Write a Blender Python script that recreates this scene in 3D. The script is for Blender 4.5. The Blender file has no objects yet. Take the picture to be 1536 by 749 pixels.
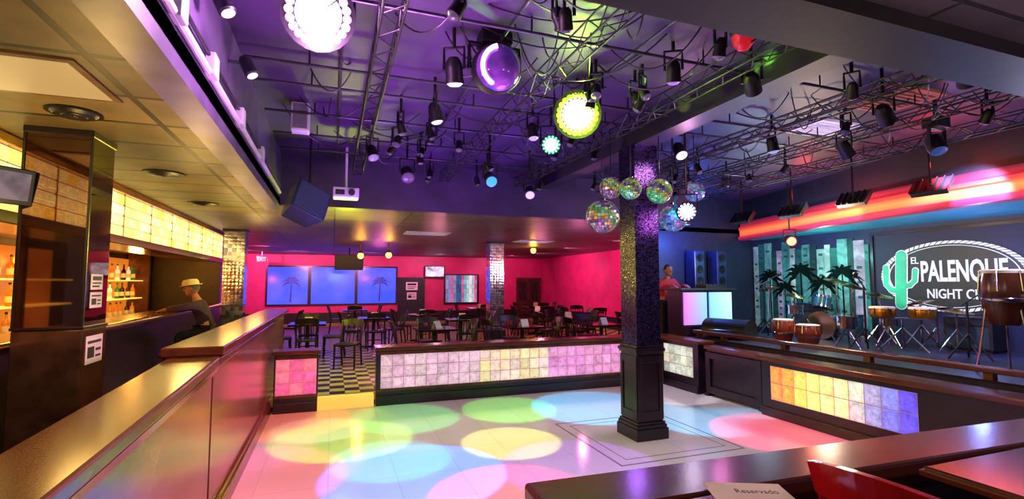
import bpy, bmesh, math, random
from mathutils import Vector, Matrix, Euler
R = math.radians
random.seed(7)
S = bpy.context.scene
COL = S.collection
V = Vector
# ------------------------------------------------------------------ camera
F = 740.0; H = 1.8; YAW = R(19.9); PITCH = R(3.9)
cam = bpy.data.cameras.new('camera'); camo = bpy.data.objects.new('camera', cam); COL.objects.link(camo)
cam.sensor_width = 36; cam.lens = 36*F/1536; cam.clip_start = .05
camo.location = (0, 0, H); camo.rotation_euler = (math.pi/2+PITCH, 0, -YAW)
S.camera = camo
S.view_settings.view_transform = 'Standard'
CM = Euler((math.pi/2+PITCH, 0, -YAW)).to_matrix()
def ray(px, py): return CM @ V(((px-768)/F, (374.5-py)/F, -1))
def atZ(px, py, z): v = ray(px, py); return V((0, 0, H))+v*((z-H)/v.z)
def atX(px, py, x): v = ray(px, py); return V((0, 0, H))+v*(x/v.x)
def atY(px, py, y): v = ray(px, py); return V((0, 0, H))+v*(y/v.y)
def lin(h):
    h = h.lstrip('#'); o = []
    for i in (0, 2, 4):
        c = int(h[i:i+2], 16)/255
        o.append(c/12.92 if c <= .04045 else ((c+.055)/1.055)**2.4)
    return tuple(o)+(1,)
# ------------------------------------------------------------------ materials
def M(name, c1, c2=None, rough=.5, metal=0, scale=6, stretch=(1, 1, 1), emit=None, es=0, bump=0, spec=.5, detail=4):
    m = bpy.data.materials.new(name); m.use_nodes = True
    nt = m.node_tree; N = nt.nodes; L = nt.links; b = N['Principled BSDF']
    c1 = lin(c1) if isinstance(c1, str) else c1
    c2 = c1 if c2 is None else (lin(c2) if isinstance(c2, str) else c2)
    tc = N.new('ShaderNodeTexCoord'); mp = N.new('ShaderNodeMapping'); mp.inputs['Scale'].default_value = stretch
    nz = N.new('ShaderNodeTexNoise'); nz.inputs['Scale'].default_value = scale; nz.inputs['Detail'].default_value = detail
    cr = N.new('ShaderNodeValToRGB'); cr.color_ramp.elements[0].color = c1; cr.color_ramp.elements[1].color = c2
    cr.color_ramp.elements[0].position = .3; cr.color_ramp.elements[1].position = .7
    L.new(tc.outputs['Object'], mp.inputs[0]); L.new(mp.outputs[0], nz.inputs['Vector']); L.new(nz.outputs[0], cr.inputs[0])
    L.new(cr.outputs[0], b.inputs['Base Color'])
    b.inputs['Roughness'].default_value = rough; b.inputs['Metallic'].default_value = metal
    b.inputs['Specular IOR Level'].default_value = spec
    if emit is not None:
        e = lin(emit) if isinstance(emit, str) else emit
        b.inputs['Emission Color'].default_value = e; b.inputs['Emission Strength'].default_value = es
    if bump:
        bp = N.new('ShaderNodeBump'); bp.inputs['Strength'].default_value = bump; bp.inputs['Distance'].default_value = .02
        L.new(nz.outputs[0], bp.inputs['Height']); L.new(bp.outputs[0], b.inputs['Normal'])
    return m
def MB_(name, c1, c2, cm, bw, bh, mortar=.01, rough=.4, metal=0, bump=.4, offset=0, noise=.35):
    m = bpy.data.materials.new(name); m.use_nodes = True
    nt = m.node_tree; N = nt.nodes; L = nt.links; b = N['Principled BSDF']
    tc = N.new('ShaderNodeTexCoord'); bk = N.new('ShaderNodeTexBrick')
    bk.offset = offset; bk.inputs['Scale'].default_value = 1
    bk.inputs['Color1'].default_value = lin(c1); bk.inputs['Color2'].default_value = lin(c2); bk.inputs['Mortar'].default_value = lin(cm)
    bk.inputs['Mortar Size'].default_value = mortar; bk.inputs['Brick Width'].default_value = bw; bk.inputs['Row Height'].default_value = bh
    L.new(tc.outputs['Object'], bk.inputs['Vector'])
    nz = N.new('ShaderNodeTexNoise'); nz.inputs['Scale'].default_value = 3; nz.inputs['Detail'].default_value = 6
    L.new(tc.outputs['Object'], nz.inputs['Vector'])
    mx = N.new('ShaderNodeMixRGB'); mx.blend_type = 'OVERLAY'; mx.inputs[0].default_value = noise
    L.new(bk.outputs[0], mx.inputs[1]); L.new(nz.outputs[0], mx.inputs[2]); L.new(mx.outputs[0], b.inputs['Base Color'])
    b.inputs['Roughness'].default_value = rough; b.inputs['Metallic'].default_value = metal
    bp = N.new('ShaderNodeBump'); bp.inputs['Strength'].default_value = bump; bp.inputs['Distance'].default_value = .01; bp.invert = True
    L.new(bk.outputs['Fac'], bp.inputs['Height']); L.new(bp.outputs[0], b.inputs['Normal'])
    return m
def mosaic(name, c1, c2, scale=40, rough=.15):
    m = bpy.data.materials.new(name); m.use_nodes = True
    nt = m.node_tree; N = nt.nodes; L = nt.links; b = N['Principled BSDF']
    tc = N.new('ShaderNodeTexCoord'); v = N.new('ShaderNodeTexVoronoi'); v.inputs['Scale'].default_value = scale
    v.inputs['Randomness'].default_value = .1
    L.new(tc.outputs['Object'], v.inputs['Vector'])
    sp = N.new('ShaderNodeSeparateColor'); L.new(v.outputs['Color'], sp.inputs[0])
    cr = N.new('ShaderNodeValToRGB'); cr.color_ramp.elements[0].color = lin(c1); cr.color_ramp.elements[1].color = lin(c2)
    L.new(sp.outputs[0], cr.inputs[0]); L.new(cr.outputs[0], b.inputs['Base Color'])
    b.inputs['Roughness'].default_value = rough; b.inputs['Metallic'].default_value = .85
    bp = N.new('ShaderNodeBump'); bp.inputs['Strength'].default_value = .5; bp.inputs['Distance'].default_value = .006; bp.invert = True
    L.new(v.outputs['Distance'], bp.inputs['Height']); L.new(bp.outputs[0], b.inputs['Normal'])
    return m
def colattr(name, es=1.0, rough=.2, wav=.65, metal=0, sc=24):
    m = bpy.data.materials.new(name); m.use_nodes = True
    nt = m.node_tree; N = nt.nodes; L = nt.links; b = N['Principled BSDF']
    at = N.new('ShaderNodeVertexColor'); at.layer_name = 'Col'
    tc = N.new('ShaderNodeTexCoord'); nz = N.new('ShaderNodeTexNoise'); nz.inputs['Scale'].default_value = sc; nz.inputs['Detail'].default_value = 2
    nz.inputs['Distortion'].default_value = 1.0
    L.new(tc.outputs['Object'], nz.inputs['Vector'])
    cr = N.new('ShaderNodeValToRGB'); cr.color_ramp.elements[0].position = .35; cr.color_ramp.elements[1].position = .65
    cr.color_ramp.elements[0].color = (wav, wav, wav, 1)
    L.new(nz.outputs[0], cr.inputs[0])
    mx = N.new('ShaderNodeMixRGB'); mx.blend_type = 'MULTIPLY'; mx.inputs[0].default_value = 1
    L.new(at.outputs[0], mx.inputs[1]); L.new(cr.outputs[0], mx.inputs[2])
    L.new(mx.outputs[0], b.inputs['Base Color']); L.new(mx.outputs[0], b.inputs['Emission Color'])
    b.inputs['Emission Strength'].default_value = es; b.inputs['Roughness'].default_value = rough; b.inputs['Metallic'].default_value = metal
    return m
def ramp_emit(name, axis, lo, hi, stops, es, rough=.4):
    m = bpy.data.materials.new(name); m.use_nodes = True; N = m.node_tree.nodes; L = m.node_tree.links
    tc = N.new('ShaderNodeTexCoord'); g = N.new('ShaderNodeSeparateXYZ'); cr = N.new('ShaderNodeValToRGB'); mp = N.new('ShaderNodeMapRange')
    L.new(tc.outputs['Object'], g.inputs[0]); L.new(g.outputs[axis], mp.inputs[0]); mp.inputs[1].default_value = lo; mp.inputs[2].default_value = hi
    L.new(mp.outputs[0], cr.inputs[0])
    cr.color_ramp.elements[0].position = stops[0][0]; cr.color_ramp.elements[0].color = lin(stops[0][1])
    cr.color_ramp.elements[1].position = stops[-1][0]; cr.color_ramp.elements[1].color = lin(stops[-1][1])
    for p_, c_ in stops[1:-1]: e_ = cr.color_ramp.elements.new(p_); e_.color = lin(c_)
    b_ = N['Principled BSDF']; L.new(cr.outputs[0], b_.inputs['Base Color']); L.new(cr.outputs[0], b_.inputs['Emission Color'])
    b_.inputs['Emission Strength'].default_value = es; b_.inputs['Roughness'].default_value = rough; return m
def E(name, col, es, base='#222222'): return M(name, base, emit=col, es=es, rough=.3)

m_rail = M('rail_wood', '#70381f', '#42200e', rough=.2, scale=5, stretch=(1, .15, 1))
m_railg = M('rail_wood_golden_glare', '#6a4426', '#402410', rough=.2, scale=4, stretch=(1, .15, 1))  # golden tone stands in for glare on the near rail cap
m_railx = M('rail_wood_across', '#6a3428', '#3c1812', rough=.2, scale=5, stretch=(.15, 1, 1), bump=.05)
m_panel = M('panel_wood', '#8e5444', '#62362c', rough=.2, scale=3, stretch=(1, .5, 1))
m_dark = M('dark_lacquered_wood', '#281826', '#180f18', rough=.28, scale=5)
m_black = M('black_plastic', '#18161c', '#100e14', rough=.4)
m_blackm = M('black_metal', '#141218', '#0a090d', rough=.45, metal=.3)
m_chrome = M('chrome', '#d0d0d6', '#a8a8b2', rough=.12, metal=1)
m_steel = M('dull_steel', '#4a4854', '#36343e', rough=.35, metal=.7)
m_white = M('white_paint', '#d8d4dc', '#bcb8c4', rough=.5)
m_grey = M('grey_cable', '#5a5264', '#484052', rough=.5)
m_paper = M('paper', '#f2eee6', '#dcd6d0', rough=.7)
m_ink = M('ink', '#15151a', '#202028', rough=.6)
m_red = M('red_lacquer', '#b81824', '#860c14', rough=.22, scale=4)
m_chair = M('dark_chair_wood', '#241016', '#14080c', rough=.35)
m_tabletop = M('brown_glossy_tabletop', '#5a3220', '#36190e', rough=.14, scale=5, stretch=(.3, 1, 1))
m_mosaic = mosaic('mirror_chip_mosaic', '#120e20', '#60528a', 52, .2)  # lighter violet chips are purple glints put into the colour
m_mirrorcol = mosaic('mirror_tile', '#8a7a94', '#e8e0f0', 12, .08)
m_brownmirror = M('smoked_brown_mirror', '#8c6c58', '#664a3a', rough=.03, scale=2, metal=.95)
m_goldpanel = M('worn_smoked_mirror', '#80604c', '#4a3428', rough=.14, scale=5, metal=.7)
m_goldframe = M('gold_frame', '#8a7050', '#6a5038', rough=.3, metal=.3)
m_blocks = colattr('lit_glass_block', .72, wav=.62, sc=15)
m_mortar = M('block_mortar', '#c8aabc', '#ac90a2', rough=.7, emit='#c090b0', es=.12)  # faint glow added to soften the grid between blocks
m_brass = M('brass', '#c89440', '#a06c24', rough=.2, metal=1)
# ------------------------------------------------------------------ mesh helpers
class MB:
    def __init__(s): s.bm = bmesh.new(); s.cl = None
    def _f(s, vs, mi=0, col=None):
        try: f = s.bm.faces.new(vs)
        except ValueError: return None
        f.material_index = mi
        if col is not None:
            if s.cl is None: s.cl = s.bm.loops.layers.float_color.new('Col')
            for l in f.loops: l[s.cl] = col
        return f
    def box(s, x0, x1, y0, y1, z0, z1, mat=None, mi=0, col=None):
        c = [V((x, y, z)) for z in (z0, z1) for y in (y0, y1) for x in (x0, x1)]
        if mat: c = [mat @ p for p in c]
        if col is not None and s.cl is None: s.cl = s.bm.loops.layers.float_color.new('Col')
        v = [s.bm.verts.new(p) for p in c]
        for q in ((0, 2, 3, 1), (4, 5, 7, 6), (0, 1, 5, 4), (2, 6, 7, 3), (0, 4, 6, 2), (1, 3, 7, 5)): s._f([v[i] for i in q], mi, col)
        return s
    def hexa(s, c, mi=0, col=None):
        if col is not None and s.cl is None: s.cl = s.bm.loops.layers.float_color.new('Col')
        v = [s.bm.verts.new(p) for p in c]
        for q in ((3, 2, 1, 0), (4, 5, 6, 7), (0, 1, 5, 4), (1, 2, 6, 5), (2, 3, 7, 6), (3, 0, 4, 7)): s._f([v[i] for i in q], mi, col)
        return s
    def prism(s, pts, vec, mi=0):
        a = [s.bm.verts.new(V(p)) for p in pts]; b = [s.bm.verts.new(V(p)+V(vec)) for p in pts]; n = len(pts)
        s._f(a[::-1], mi); s._f(b, mi)
        for i in range(n): s._f([a[i], a[(i+1) % n], b[(i+1) % n], b[i]], mi)
        return s
    def tube(s, pts, r, n=8, cap=True, mi=0):
        pts = [V(p) for p in pts]; rs = r if isinstance(r, (list, tuple)) else [r]*len(pts)
        rings = []; prev = None
        for i, p in enumerate(pts):
            d = (pts[min(i+1, len(pts)-1)]-pts[max(i-1, 0)])
            d = d.normalized() if d.length > 1e-9 else V((0, 0, 1))
            if prev is None: u = d.orthogonal().normalized()
            else:
                u = prev-d*prev.dot(d); u = u.normalized() if u.length > 1e-6 else d.orthogonal().normalized()
            prev = u; w = d.cross(u)
            rings.append([s.bm.verts.new(p+(u*math.cos(2*math.pi*k/n)+w*math.sin(2*math.pi*k/n))*rs[i]) for k in range(n)])
        for a, b in zip(rings, rings[1:]):
            for k in range(n): s._f([a[k], a[(k+1) % n], b[(k+1) % n], b[k]], mi)
        if cap: s._f(rings[0][::-1], mi); s._f(rings[-1], mi)
        return s
    def cyl(s, p0, p1, r0, r1=None, n=14, mi=0): return s.tube([p0, p1], [r0, r0 if r1 is None else r1], n, True, mi)
    def lathe(s, prof, n=20, mat=None, mi=0):
        rings = []
        for r, z in prof:
            ring = []
            for k in range(n):
                p = V((r*math.cos(2*math.pi*k/n), r*math.sin(2*math.pi*k/n), z))
                ring.append(s.bm.verts.new(mat @ p if mat else p))
            rings.append(ring)
        for a, b in zip(rings, rings[1:]):
            for k in range(n): s._f([a[k], a[(k+1) % n], b[(k+1) % n], b[k]], mi)
        s._f(rings[0][::-1], mi); s._f(rings[-1], mi)
        return s
    def sph(s, c, r, u=14, v=9, sc=(1, 1, 1), mat=None):
        m = Matrix.Translation(V(c)) @ (mat.to_4x4() if mat else Matrix()) @ Matrix.Diagonal((r*sc[0], r*sc[1], r*sc[2], 1))
        bmesh.ops.create_uvsphere(s.bm, u_segments=u, v_segments=v, radius=1, matrix=m)
        return s
    def build(s, name, mat, parent=None, smooth=False, bevel=0, local=False):
        me = bpy.data.meshes.new(name); s.bm.normal_update()
        bmesh.ops.recalc_face_normals(s.bm, faces=s.bm.faces[:])
        s.bm.to_mesh(me); s.bm.free()
        return link(name, me, mat, parent, smooth, bevel, local)
def wm(o):
    m = o.matrix_basis.copy()
    while o.parent: o = o.parent; m = o.matrix_basis @ m
    return m
def link(name, me, mat, parent=None, smooth=False, bevel=0, local=False):
    for mm in (mat if isinstance(mat, (list, tuple)) else [mat]): me.materials.append(mm)
    if parent is not None and not local: me.transform(wm(parent).inverted())
    if smooth:
        for p in me.polygons: p.use_smooth = True
        try: me.set_sharp_from_angle(angle=R(40))
        except Exception: pass
    o = bpy.data.objects.new(name, me); COL.objects.link(o)
    if parent is not None: o.parent = parent
    if bevel:
        b = o.modifiers.new('bevel', 'BEVEL'); b.width = bevel; b.segments = 2; b.limit_method = 'ANGLE'
    return o
def tag(o, label, cat, group=None, kind=None):
    o['label'] = label; o['category'] = cat
    if group: o['group'] = group
    if kind: o['kind'] = kind
    return o
def thing(name, label, cat, loc=(0, 0, 0), rz=0, group=None):
    o = bpy.data.objects.new(name, None); COL.objects.link(o); o.empty_display_size = .1
    o.location = loc; o.rotation_euler = (0, 0, rz)
    return tag(o, label, cat, group)
def struct(o): o['kind'] = 'structure'; return o
def copy_tree(o, loc, rz, label, group=None):
    c = o.copy(); COL.objects.link(c); c.location = loc; c.rotation_euler = (0, 0, rz); c['label'] = label
    if group: c['group'] = group
    for ch in o.children:
        d = ch.copy(); COL.objects.link(d); d.parent = c
        for g in ch.children:
            e = g.copy(); COL.objects.link(e); e.parent = d
    return c
def text_mesh(body, bold=0.0, ext=.02):
    cu = bpy.data.curves.new('t', 'FONT'); cu.body = body; cu.offset = bold; cu.extrude = ext; cu.resolution_u = 3
    ob = bpy.data.objects.new('t', cu); COL.objects.link(ob)
    dg = bpy.context.evaluated_depsgraph_get(); dg.update()
    me = bpy.data.meshes.new_from_object(ob.evaluated_get(dg)); bpy.data.objects.remove(ob)
    return me
def fit_text(name, body, o, xd, yd, w, h, mat, parent, bold=.012, depth=.01):
    me = text_mesh(body, bold)
    xs = [v.co.x for v in me.vertices]; ys = [v.co.y for v in me.vertices]; zs = [v.co.z for v in me.vertices]
    n = V(xd).cross(V(yd))
    for v in me.vertices:
        x = (v.co.x-min(xs))/(max(xs)-min(xs))*w; y = (v.co.y-min(ys))/(max(ys)-min(ys))*h; z = (v.co.z-min(zs))/(max(zs)-min(zs))*depth
        v.co = V((0, 0, 0))+V(xd)*x+V(yd)*y+n*z+V(o)
    return link(name, me, mat, parent)
def plight(loc, col, e, r=.06, name='lamp'):  # also makes added fill that has no fixture
    l = bpy.data.lights.new(name, 'POINT'); l.color = lin(col)[:3]; l.energy = e; l.shadow_soft_size = r
    o = bpy.data.objects.new(name, l); COL.objects.link(o); o.location = loc; return o
def slight(loc, to, col, e, ang=30, blend=.15, r=.03):
    l = bpy.data.lights.new('spot', 'SPOT'); l.color = lin(col)[:3]; l.energy = e; l.spot_size = R(ang); l.spot_blend = blend; l.shadow_soft_size = r
    o = bpy.data.objects.new('spot', l); COL.objects.link(o); o.location = loc
    o.rotation_euler = (V(to)-V(loc)).to_track_quat('-Z', 'Y').to_euler(); return o

CZ = 3.7      # dance floor ceiling
LZ = 2.95     # low ceiling
# ------------------------------------------------------------------ SETTING
m_dance = MB_('pale_dance_floor_tile', '#ece6e8', '#e8e2e4', '#d8ced4', .6, .6, .004, rough=.12, bump=.04, noise=.12)
struct(MB().box(-.95, 6.15, 1.45, 7.75, -.1, 0).build('floor', m_dance))
def checker(name, s, a, b):
    m = bpy.data.materials.new(name); m.use_nodes = True; nt = m.node_tree; N = nt.nodes
    tc = N.new('ShaderNodeTexCoord'); c = N.new('ShaderNodeTexChecker'); c.inputs['Scale'].default_value = s
    c.inputs['Color1'].default_value = lin(a); c.inputs['Color2'].default_value = lin(b)
    mp = N.new('ShaderNodeMapping'); mp.inputs['Location'].default_value = (.013, .017, .37)
    nt.links.new(tc.outputs['Object'], mp.inputs[0]); nt.links.new(mp.outputs[0], c.inputs[0]); nt.links.new(c.outputs[0], N['Principled BSDF'].inputs['Base Color'])
    N['Principled BSDF'].inputs['Roughness'].default_value = .3
    return m
struct(MB().box(-4.1, 9.4, 7.75, 21.7, -.1, .17).build('floor', checker('checker_floor', 4.6, '#dcca70', '#221a16')))
m_barfloor = M('bar_floor', '#2a1c16', '#1a100e', rough=.4)
struct(MB().box(-4.1, -.95, -1, 7.75, -.1, .17).build('floor', m_barfloor))
struct(MB().box(-.95, 6.15, -1, 1.45, -.1, .35).build('floor', m_barfloor))
m_stagefloor = M('stage_floor', '#343048', '#221e30', rough=.35)
struct(MB().box(6.15, 9.4, -1, 7.65, -.1, .8).build('floor', m_stagefloor))
struct(MB().box(6.15, 9.4, 7.65, 9.0, -.1, .45).build('floor', m_stagefloor))
# ceilings
m_tile_tan = MB_('tan_ceiling_tile', '#806c40', '#5e4e30', '#1c150c', 1.2, .6, .022, rough=.5, bump=.6, noise=.85)
m_tile_dark = MB_('dark_ceiling_tile', '#645260', '#4e404c', '#1c161a', 1.2, .6, .014, rough=.45, bump=.5)
m_tile_near = MB_('grey_ceiling_tile', '#5a5060', '#4a4252', '#201c28', 1.2, .6, .014, rough=.5, bump=.5)
m_ceil = M('dark_violet_ceiling', '#3e2a54', '#221832', rough=.5, scale=1.3, bump=.1)
struct(MB().box(-4.1, -.76, -1, 9.0, LZ, LZ+.1).build('ceiling', m_tile_tan))
struct(MB().box(-4.1, 9.4, 9.0, 21.7, LZ, LZ+.1).build('ceiling', m_tile_dark))
struct(MB().box(-.76, 6.6, 8.05, 9.0, LZ, LZ+.1).build('ceiling', m_tile_dark))
struct(MB().box(-.76, 9.4, -1, 1.33, LZ, LZ+.1).build('ceiling', m_tile_near))
struct(MB().box(-.95, 9.4, 1.3, 9.0, CZ, CZ+.1).build('ceiling', m_ceil))
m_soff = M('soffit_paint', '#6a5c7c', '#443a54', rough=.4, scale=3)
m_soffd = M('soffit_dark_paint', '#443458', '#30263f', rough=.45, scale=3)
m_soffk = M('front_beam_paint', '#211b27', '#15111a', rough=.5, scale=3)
m_beam = M('ceiling_beam_paint', '#2c2238', '#1c1626', rough=.5, scale=3)
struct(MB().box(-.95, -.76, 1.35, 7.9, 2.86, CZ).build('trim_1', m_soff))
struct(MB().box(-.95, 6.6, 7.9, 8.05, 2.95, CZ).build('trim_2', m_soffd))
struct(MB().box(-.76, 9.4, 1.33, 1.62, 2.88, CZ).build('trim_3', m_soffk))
BZ = 3.46
struct(MB().box(3.36, 3.62, 1.62, 7.9, BZ, CZ).build('trim_4', m_beam))
# walls
m_redwall = M('magenta_wall_paint', '#d82470', '#bc1a60', rough=.5, scale=2)
m_barwall = M('bar_wall', '#3a2018', '#28140e', rough=.4)
m_stagewall = M('stage_wall_paint', '#242a48', '#1c2038', rough=.5)
struct(MB().box(-4.1, 9.4, 21.6, 21.75, .17, LZ).build('wall_back', m_redwall))
struct(MB().box(9.3, 9.45, 9.0, 21.6, .17, LZ).build('wall_right', m_redwall))
struct(MB().box(9.3, 9.45, -1, 9.0, 0, CZ).build('wall_stage', m_stagewall))
struct(MB().box(6.6, 9.3, 9.0, 9.15, .17, CZ).build('wall_stage', m_stagewall))
struct(MB().box(-4.25, -4.1, -1, 21.7, .17, LZ).build('wall_left', m_barwall))
struct(MB().box(-4.1, -2.45, 13.0, 13.15, .17, LZ).build('wall_bar_end', m_barwall))
struct(MB().box(-4.1, 9.4, 21.57, 21.6, .17, .6).build('trim_5', m_dark))
struct(MB().box(9.27, 9.3, 9.15, 21.57, .17, .6).build('trim_6', m_dark))
# inlay square set in the dance floor round the column
CX, CY = 3.49, 5.1
mb = MB()
for q in (.64, .78):
    w = .01 if q < .7 else .02
    mb.box(CX-q, CX+q, CY-q, CY-q+w, 0, .002).box(CX-q, CX+q, CY+q-w, CY+q, 0, .002).box(CX-q, CX-q+w, CY-q+w, CY+q-w, 0, .002).box(CX+q-w, CX+q, CY-q+w, CY+q-w, 0, .002)
struct(mb.build('trim_7', M('inlay', '#a08c9c', '#907c8c', rough=.25)))
# step into the back room gap, its yellow light painted in as glow
struct(MB().box(-.17, .6, 7.6, 7.752, 0, .172).build('trim_8', M('step_yellow_glow', '#f8dc90', '#f0d080', rough=.4, emit='#ffd050', es=.6)))

# ------------------------------------------------------------------ LOW WALLS
def gblocks(o, xd, n, cols, rows, bw, bh, colf, parent, mat=None, name='glass_block_panel'):
    o = V(o); xd = V(xd); n = V(n); z = V((0, 0, 1)); mb = MB()
    def P(x, y, k): return o+xd*x+z*y+n*k
    W, Hh = cols*bw, rows*bh
    mb.hexa([P(0, 0, -.02), P(W, 0, -.02), P(W, 0, .004), P(0, 0, .004), P(0, Hh, -.02), P(W, Hh, -.02), P(W, Hh, .004), P(0, Hh, .004)], 1, (.1, .1, .1, 1))
    for i in range(cols):
        for j in range(rows):
            x0, y0 = i*bw+.005, j*bh+.005; x1, y1 = (i+1)*bw-.005, (j+1)*bh-.005; e = .014
            c = colf(i, j); c2 = tuple(min(1, x*1.12) for x in c[:3])+(1,)
            mb.hexa([P(x0, y0, .004), P(x1, y0, .004), P(x1, y1, .004), P(x0, y1, .004), P(x0+e, y0+e, .018), P(x1-e, y0+e, .018), P(x1-e, y1-e, .018), P(x0+e, y1-e, .018)], 0, c)
            f = .03
            mb.hexa([P(x0+f, y0+f, .018), P(x1-f, y0+f, .018), P(x1-f, y1-f, .018), P(x0+f, y1-f, .018), P(x0+f+.01, y0+f+.01, .022), P(x1-f-.01, y0+f+.01, .022), P(x1-f-.01, y1-f-.01, .022), P(x0+f+.01, y1-f-.01, .022)], 0, c2)
    return mb.build(name, [mat or m_blocks, m_mortar], parent)
def mixc(a, b, t):
    a, b = lin(a), lin(b); return tuple(a[i]*(1-t)+b[i]*t for i in range(3))+(1,)
def jit(c, k=.2):
    f = 1+random.uniform(-k, k); return tuple(min(1, x*f) for x in c[:3])+(1,)
# --- left pony wall
t = thing('pony_wall', 'long mahogany half wall with sloping rail nearest the bar column', 'low wall', (-.93, 2, 0))
zc = lambda y: 1.11+(y+.5)*.036
mb = MB(); y0, y1 = -.5, 4.1
mb.hexa([V((-1.03, y0, .0)), V((-.8, y0, 0)), V((-.8, y1, 0)), V((-1.03, y1, 0)), V((-1.03, y0, zc(y0)-.07)), V((-.8, y0, zc(y0)-.07)), V((-.8, y1, zc(y1)-.07)), V((-1.03, y1, zc(y1)-.07))])
mb.build('panel', m_panel, t)
mb = MB(); xl = -1.08
mb.hexa([V((xl, y0, zc(y0)-.07)), V((-.75, y0, zc(y0)-.07)), V((-.75, y1, zc(y1)-.07)), V((xl, y1, zc(y1)-.07)), V((xl, y0, zc(y0))), V((-.75, y0, zc(y0))), V((-.75, y1, zc(y1))), V((xl, y1, zc(y1)))])
mb.build('rail_cap', m_railg, t, bevel=.015)
mb = MB()
mb.hexa([V((-.8, y0, zc(y0)-.12)), V((-.77, y0, zc(y0)-.12)), V((-.77, y1, zc(y1)-.12)), V((-.8, y1, zc(y1)-.12)), V((-.8, y0, zc(y0)-.07)), V((-.755, y0, zc(y0)-.07)), V((-.755, y1, zc(y1)-.07)), V((-.8, y1, zc(y1)-.07))])
mb.build('moulding', m_rail, t)
MB().box(-.8, -.76, 1.47, y1, 0, .14).box(-.8, -.775, 1.47, y1, .14, .18).build('baseboard', m_rail, t, bevel=.006)
t = thing('pony_wall', 'raised far half wall with dark wood cap running back beside the dance floor', 'low wall', (-.93, 6, 0))
MB().box(-1.03, -.8, 4.15, 9.6, 0, 1.26).build('panel', m_panel, t)
MB().box(-1.12, -.73, 4.1, 9.7, 1.28, 1.345).box(-1.03, -.8, 4.12, 9.65, 1.26, 1.28).build('rail_cap', m_rail, t, bevel=.012)
MB().box(-.8, -.755, 4.15, 7.6, 1.2, 1.26).build('moulding', m_rail, t, bevel=.01)
MB().box(-.8, -.76, 4.15, 7.6, 0, .14).box(-.8, -.775, 4.15, 7.6, .14, .18).build('baseboard', m_rail, t, bevel=.006)
# --- back low walls with glass blocks
def low_wall_x(x0, x1, label, cols, colf, margin):
    t = thing('glass_block_wall', label, 'low wall', ((x0+x1)/2, 7.72, 0))
    MB().box(x0, x1, 7.62, 7.82, 0, .8).build('panel', m_dark, t)
    MB().box(x0-.03, x1+.03, 7.54, 7.9, .8, .855).build('rail_cap', m_railx, t, bevel=.012)
    MB().box(x0, x1, 7.59, 7.62, 0, .14).build('baseboard', m_dark, t, bevel=.008)
    MB().box(x0, x1, 7.6, 7.62, .2, .235).box(x0, x1, 7.6, 7.62, .74, .79).build('moulding', m_rail, t, bevel=.005)
    w = (x1-x0-2*margin)/cols
    gblocks((x0+margin, 7.618, .24), (1, 0, 0), (0, -1, 0), cols, 3, w, .165, colf, t)
    return t
def c_main(i, j):
    u = i/27
    if u < .32: c = mixc('#e8b8dc', '#ecccdc', random.random())
    elif u < .58: c = mixc('#f8e4a8', '#ecccd0', random.random())
    else: c = mixc('#f4a8d4', '#e490cc', random.random())
    return jit(c, .18)
low_wall_x(.63, 5.5, 'long low wall of pale lit glass blocks under a wood rail', 28, c_main, .06)
low_wall_x(-.74, -.17, 'short low wall of pink lit glass blocks left of the step', 3, lambda i, j: jit(mixc('#ff60b0', '#ff8098', random.random()), .15), .02)
# --- stage-side low wall along X = 5.6
XS = 5.62
t = thing('glass_block_wall', 'low dark stage-side wall with glass blocks glowing yellow to blue', 'low wall', (5.7, 4, 0))
MB().box(XS, XS+.22, 1.7, 5.35, 0, .74).build('panel', m_dark, t)
MB().box(XS-.06, XS+.3, 1.66, 5.4, .74, .8).build('rail_cap', m_rail, t, bevel=.012)
MB().box(XS-.03, XS, 1.7, 5.35, 0, .12).build('baseboard', m_dark, t, bevel=.008)
cs_ = ['#ff7848', '#ffb048', '#ffd050', '#fff080', '#fff088', '#f8f0a0', '#d8e0b8', '#b8b4e0', '#8890f0', '#6a58f0']
def c_st(i, j): return jit(mixc(cs_[i], cs_[min(9, i+1)], random.random()*.5), .15)
m_blk2 = colattr('bright_glass_block', 1.0, wav=.6, sc=18)
gblocks((XS-.002, 5.2, .23), (0, -1, 0), (-1, 0, 0), 10, 2, .18, .225, c_st, t, m_blk2)
t = thing('glass_block_wall', 'short corner low wall with pale glass blocks behind the mosaic column', 'low wall', (5.7, 7.1, 0))
MB().box(XS, XS+.22, 6.62, 7.6, 0, .8).build('panel', m_dark, t)
MB().box(XS-.06, XS+.28, 6.55, 7.95, .8, .855).build('rail_cap', m_rail, t, bevel=.012)
MB().box(XS-.03, XS, 6.62, 7.59, 0, .12).build('baseboard', m_dark, t, bevel=.008)
gblocks((XS-.002, 7.5, .24), (0, -1, 0), (-1, 0, 0), 5, 3, .152, .165, lambda i, j: jit(mixc('#c0d4c4', '#d8dcb8', random.random()), .25), t)
t = thing('gate_panel', 'dark recessed wooden gate between the stage-side glass block walls', 'gate', (5.8, 6, 0))
MB().box(XS+.1, XS+.16, 5.4, 6.55, .05, .7).build('gate_leaf', m_dark, t)
MB().box(XS+.06, XS+.1, 5.42, 5.52, .05, .7).box(XS+.06, XS+.1, 6.43, 6.53, .05, .7).box(XS+.06, XS+.1, 5.52, 6.43, .6, .7).box(XS+.06, XS+.1, 5.52, 6.43, .05, .16).build('gate_frame', m_dark, t, bevel=.006)
MB().box(XS+.04, XS+.26, 5.41, 6.54, .74, .8).box(XS+.1, XS+.16, 5.41, 6.54, .7, .74).build('gate_cap', m_rail, t, bevel=.01)
MB().box(XS+.05, XS+.2, 5.4, 5.48, 0, .05).build('foot', m_dark, t); MB().box(XS+.05, XS+.2, 6.47, 6.55, 0, .05).build('foot', m_dark, t)
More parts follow.
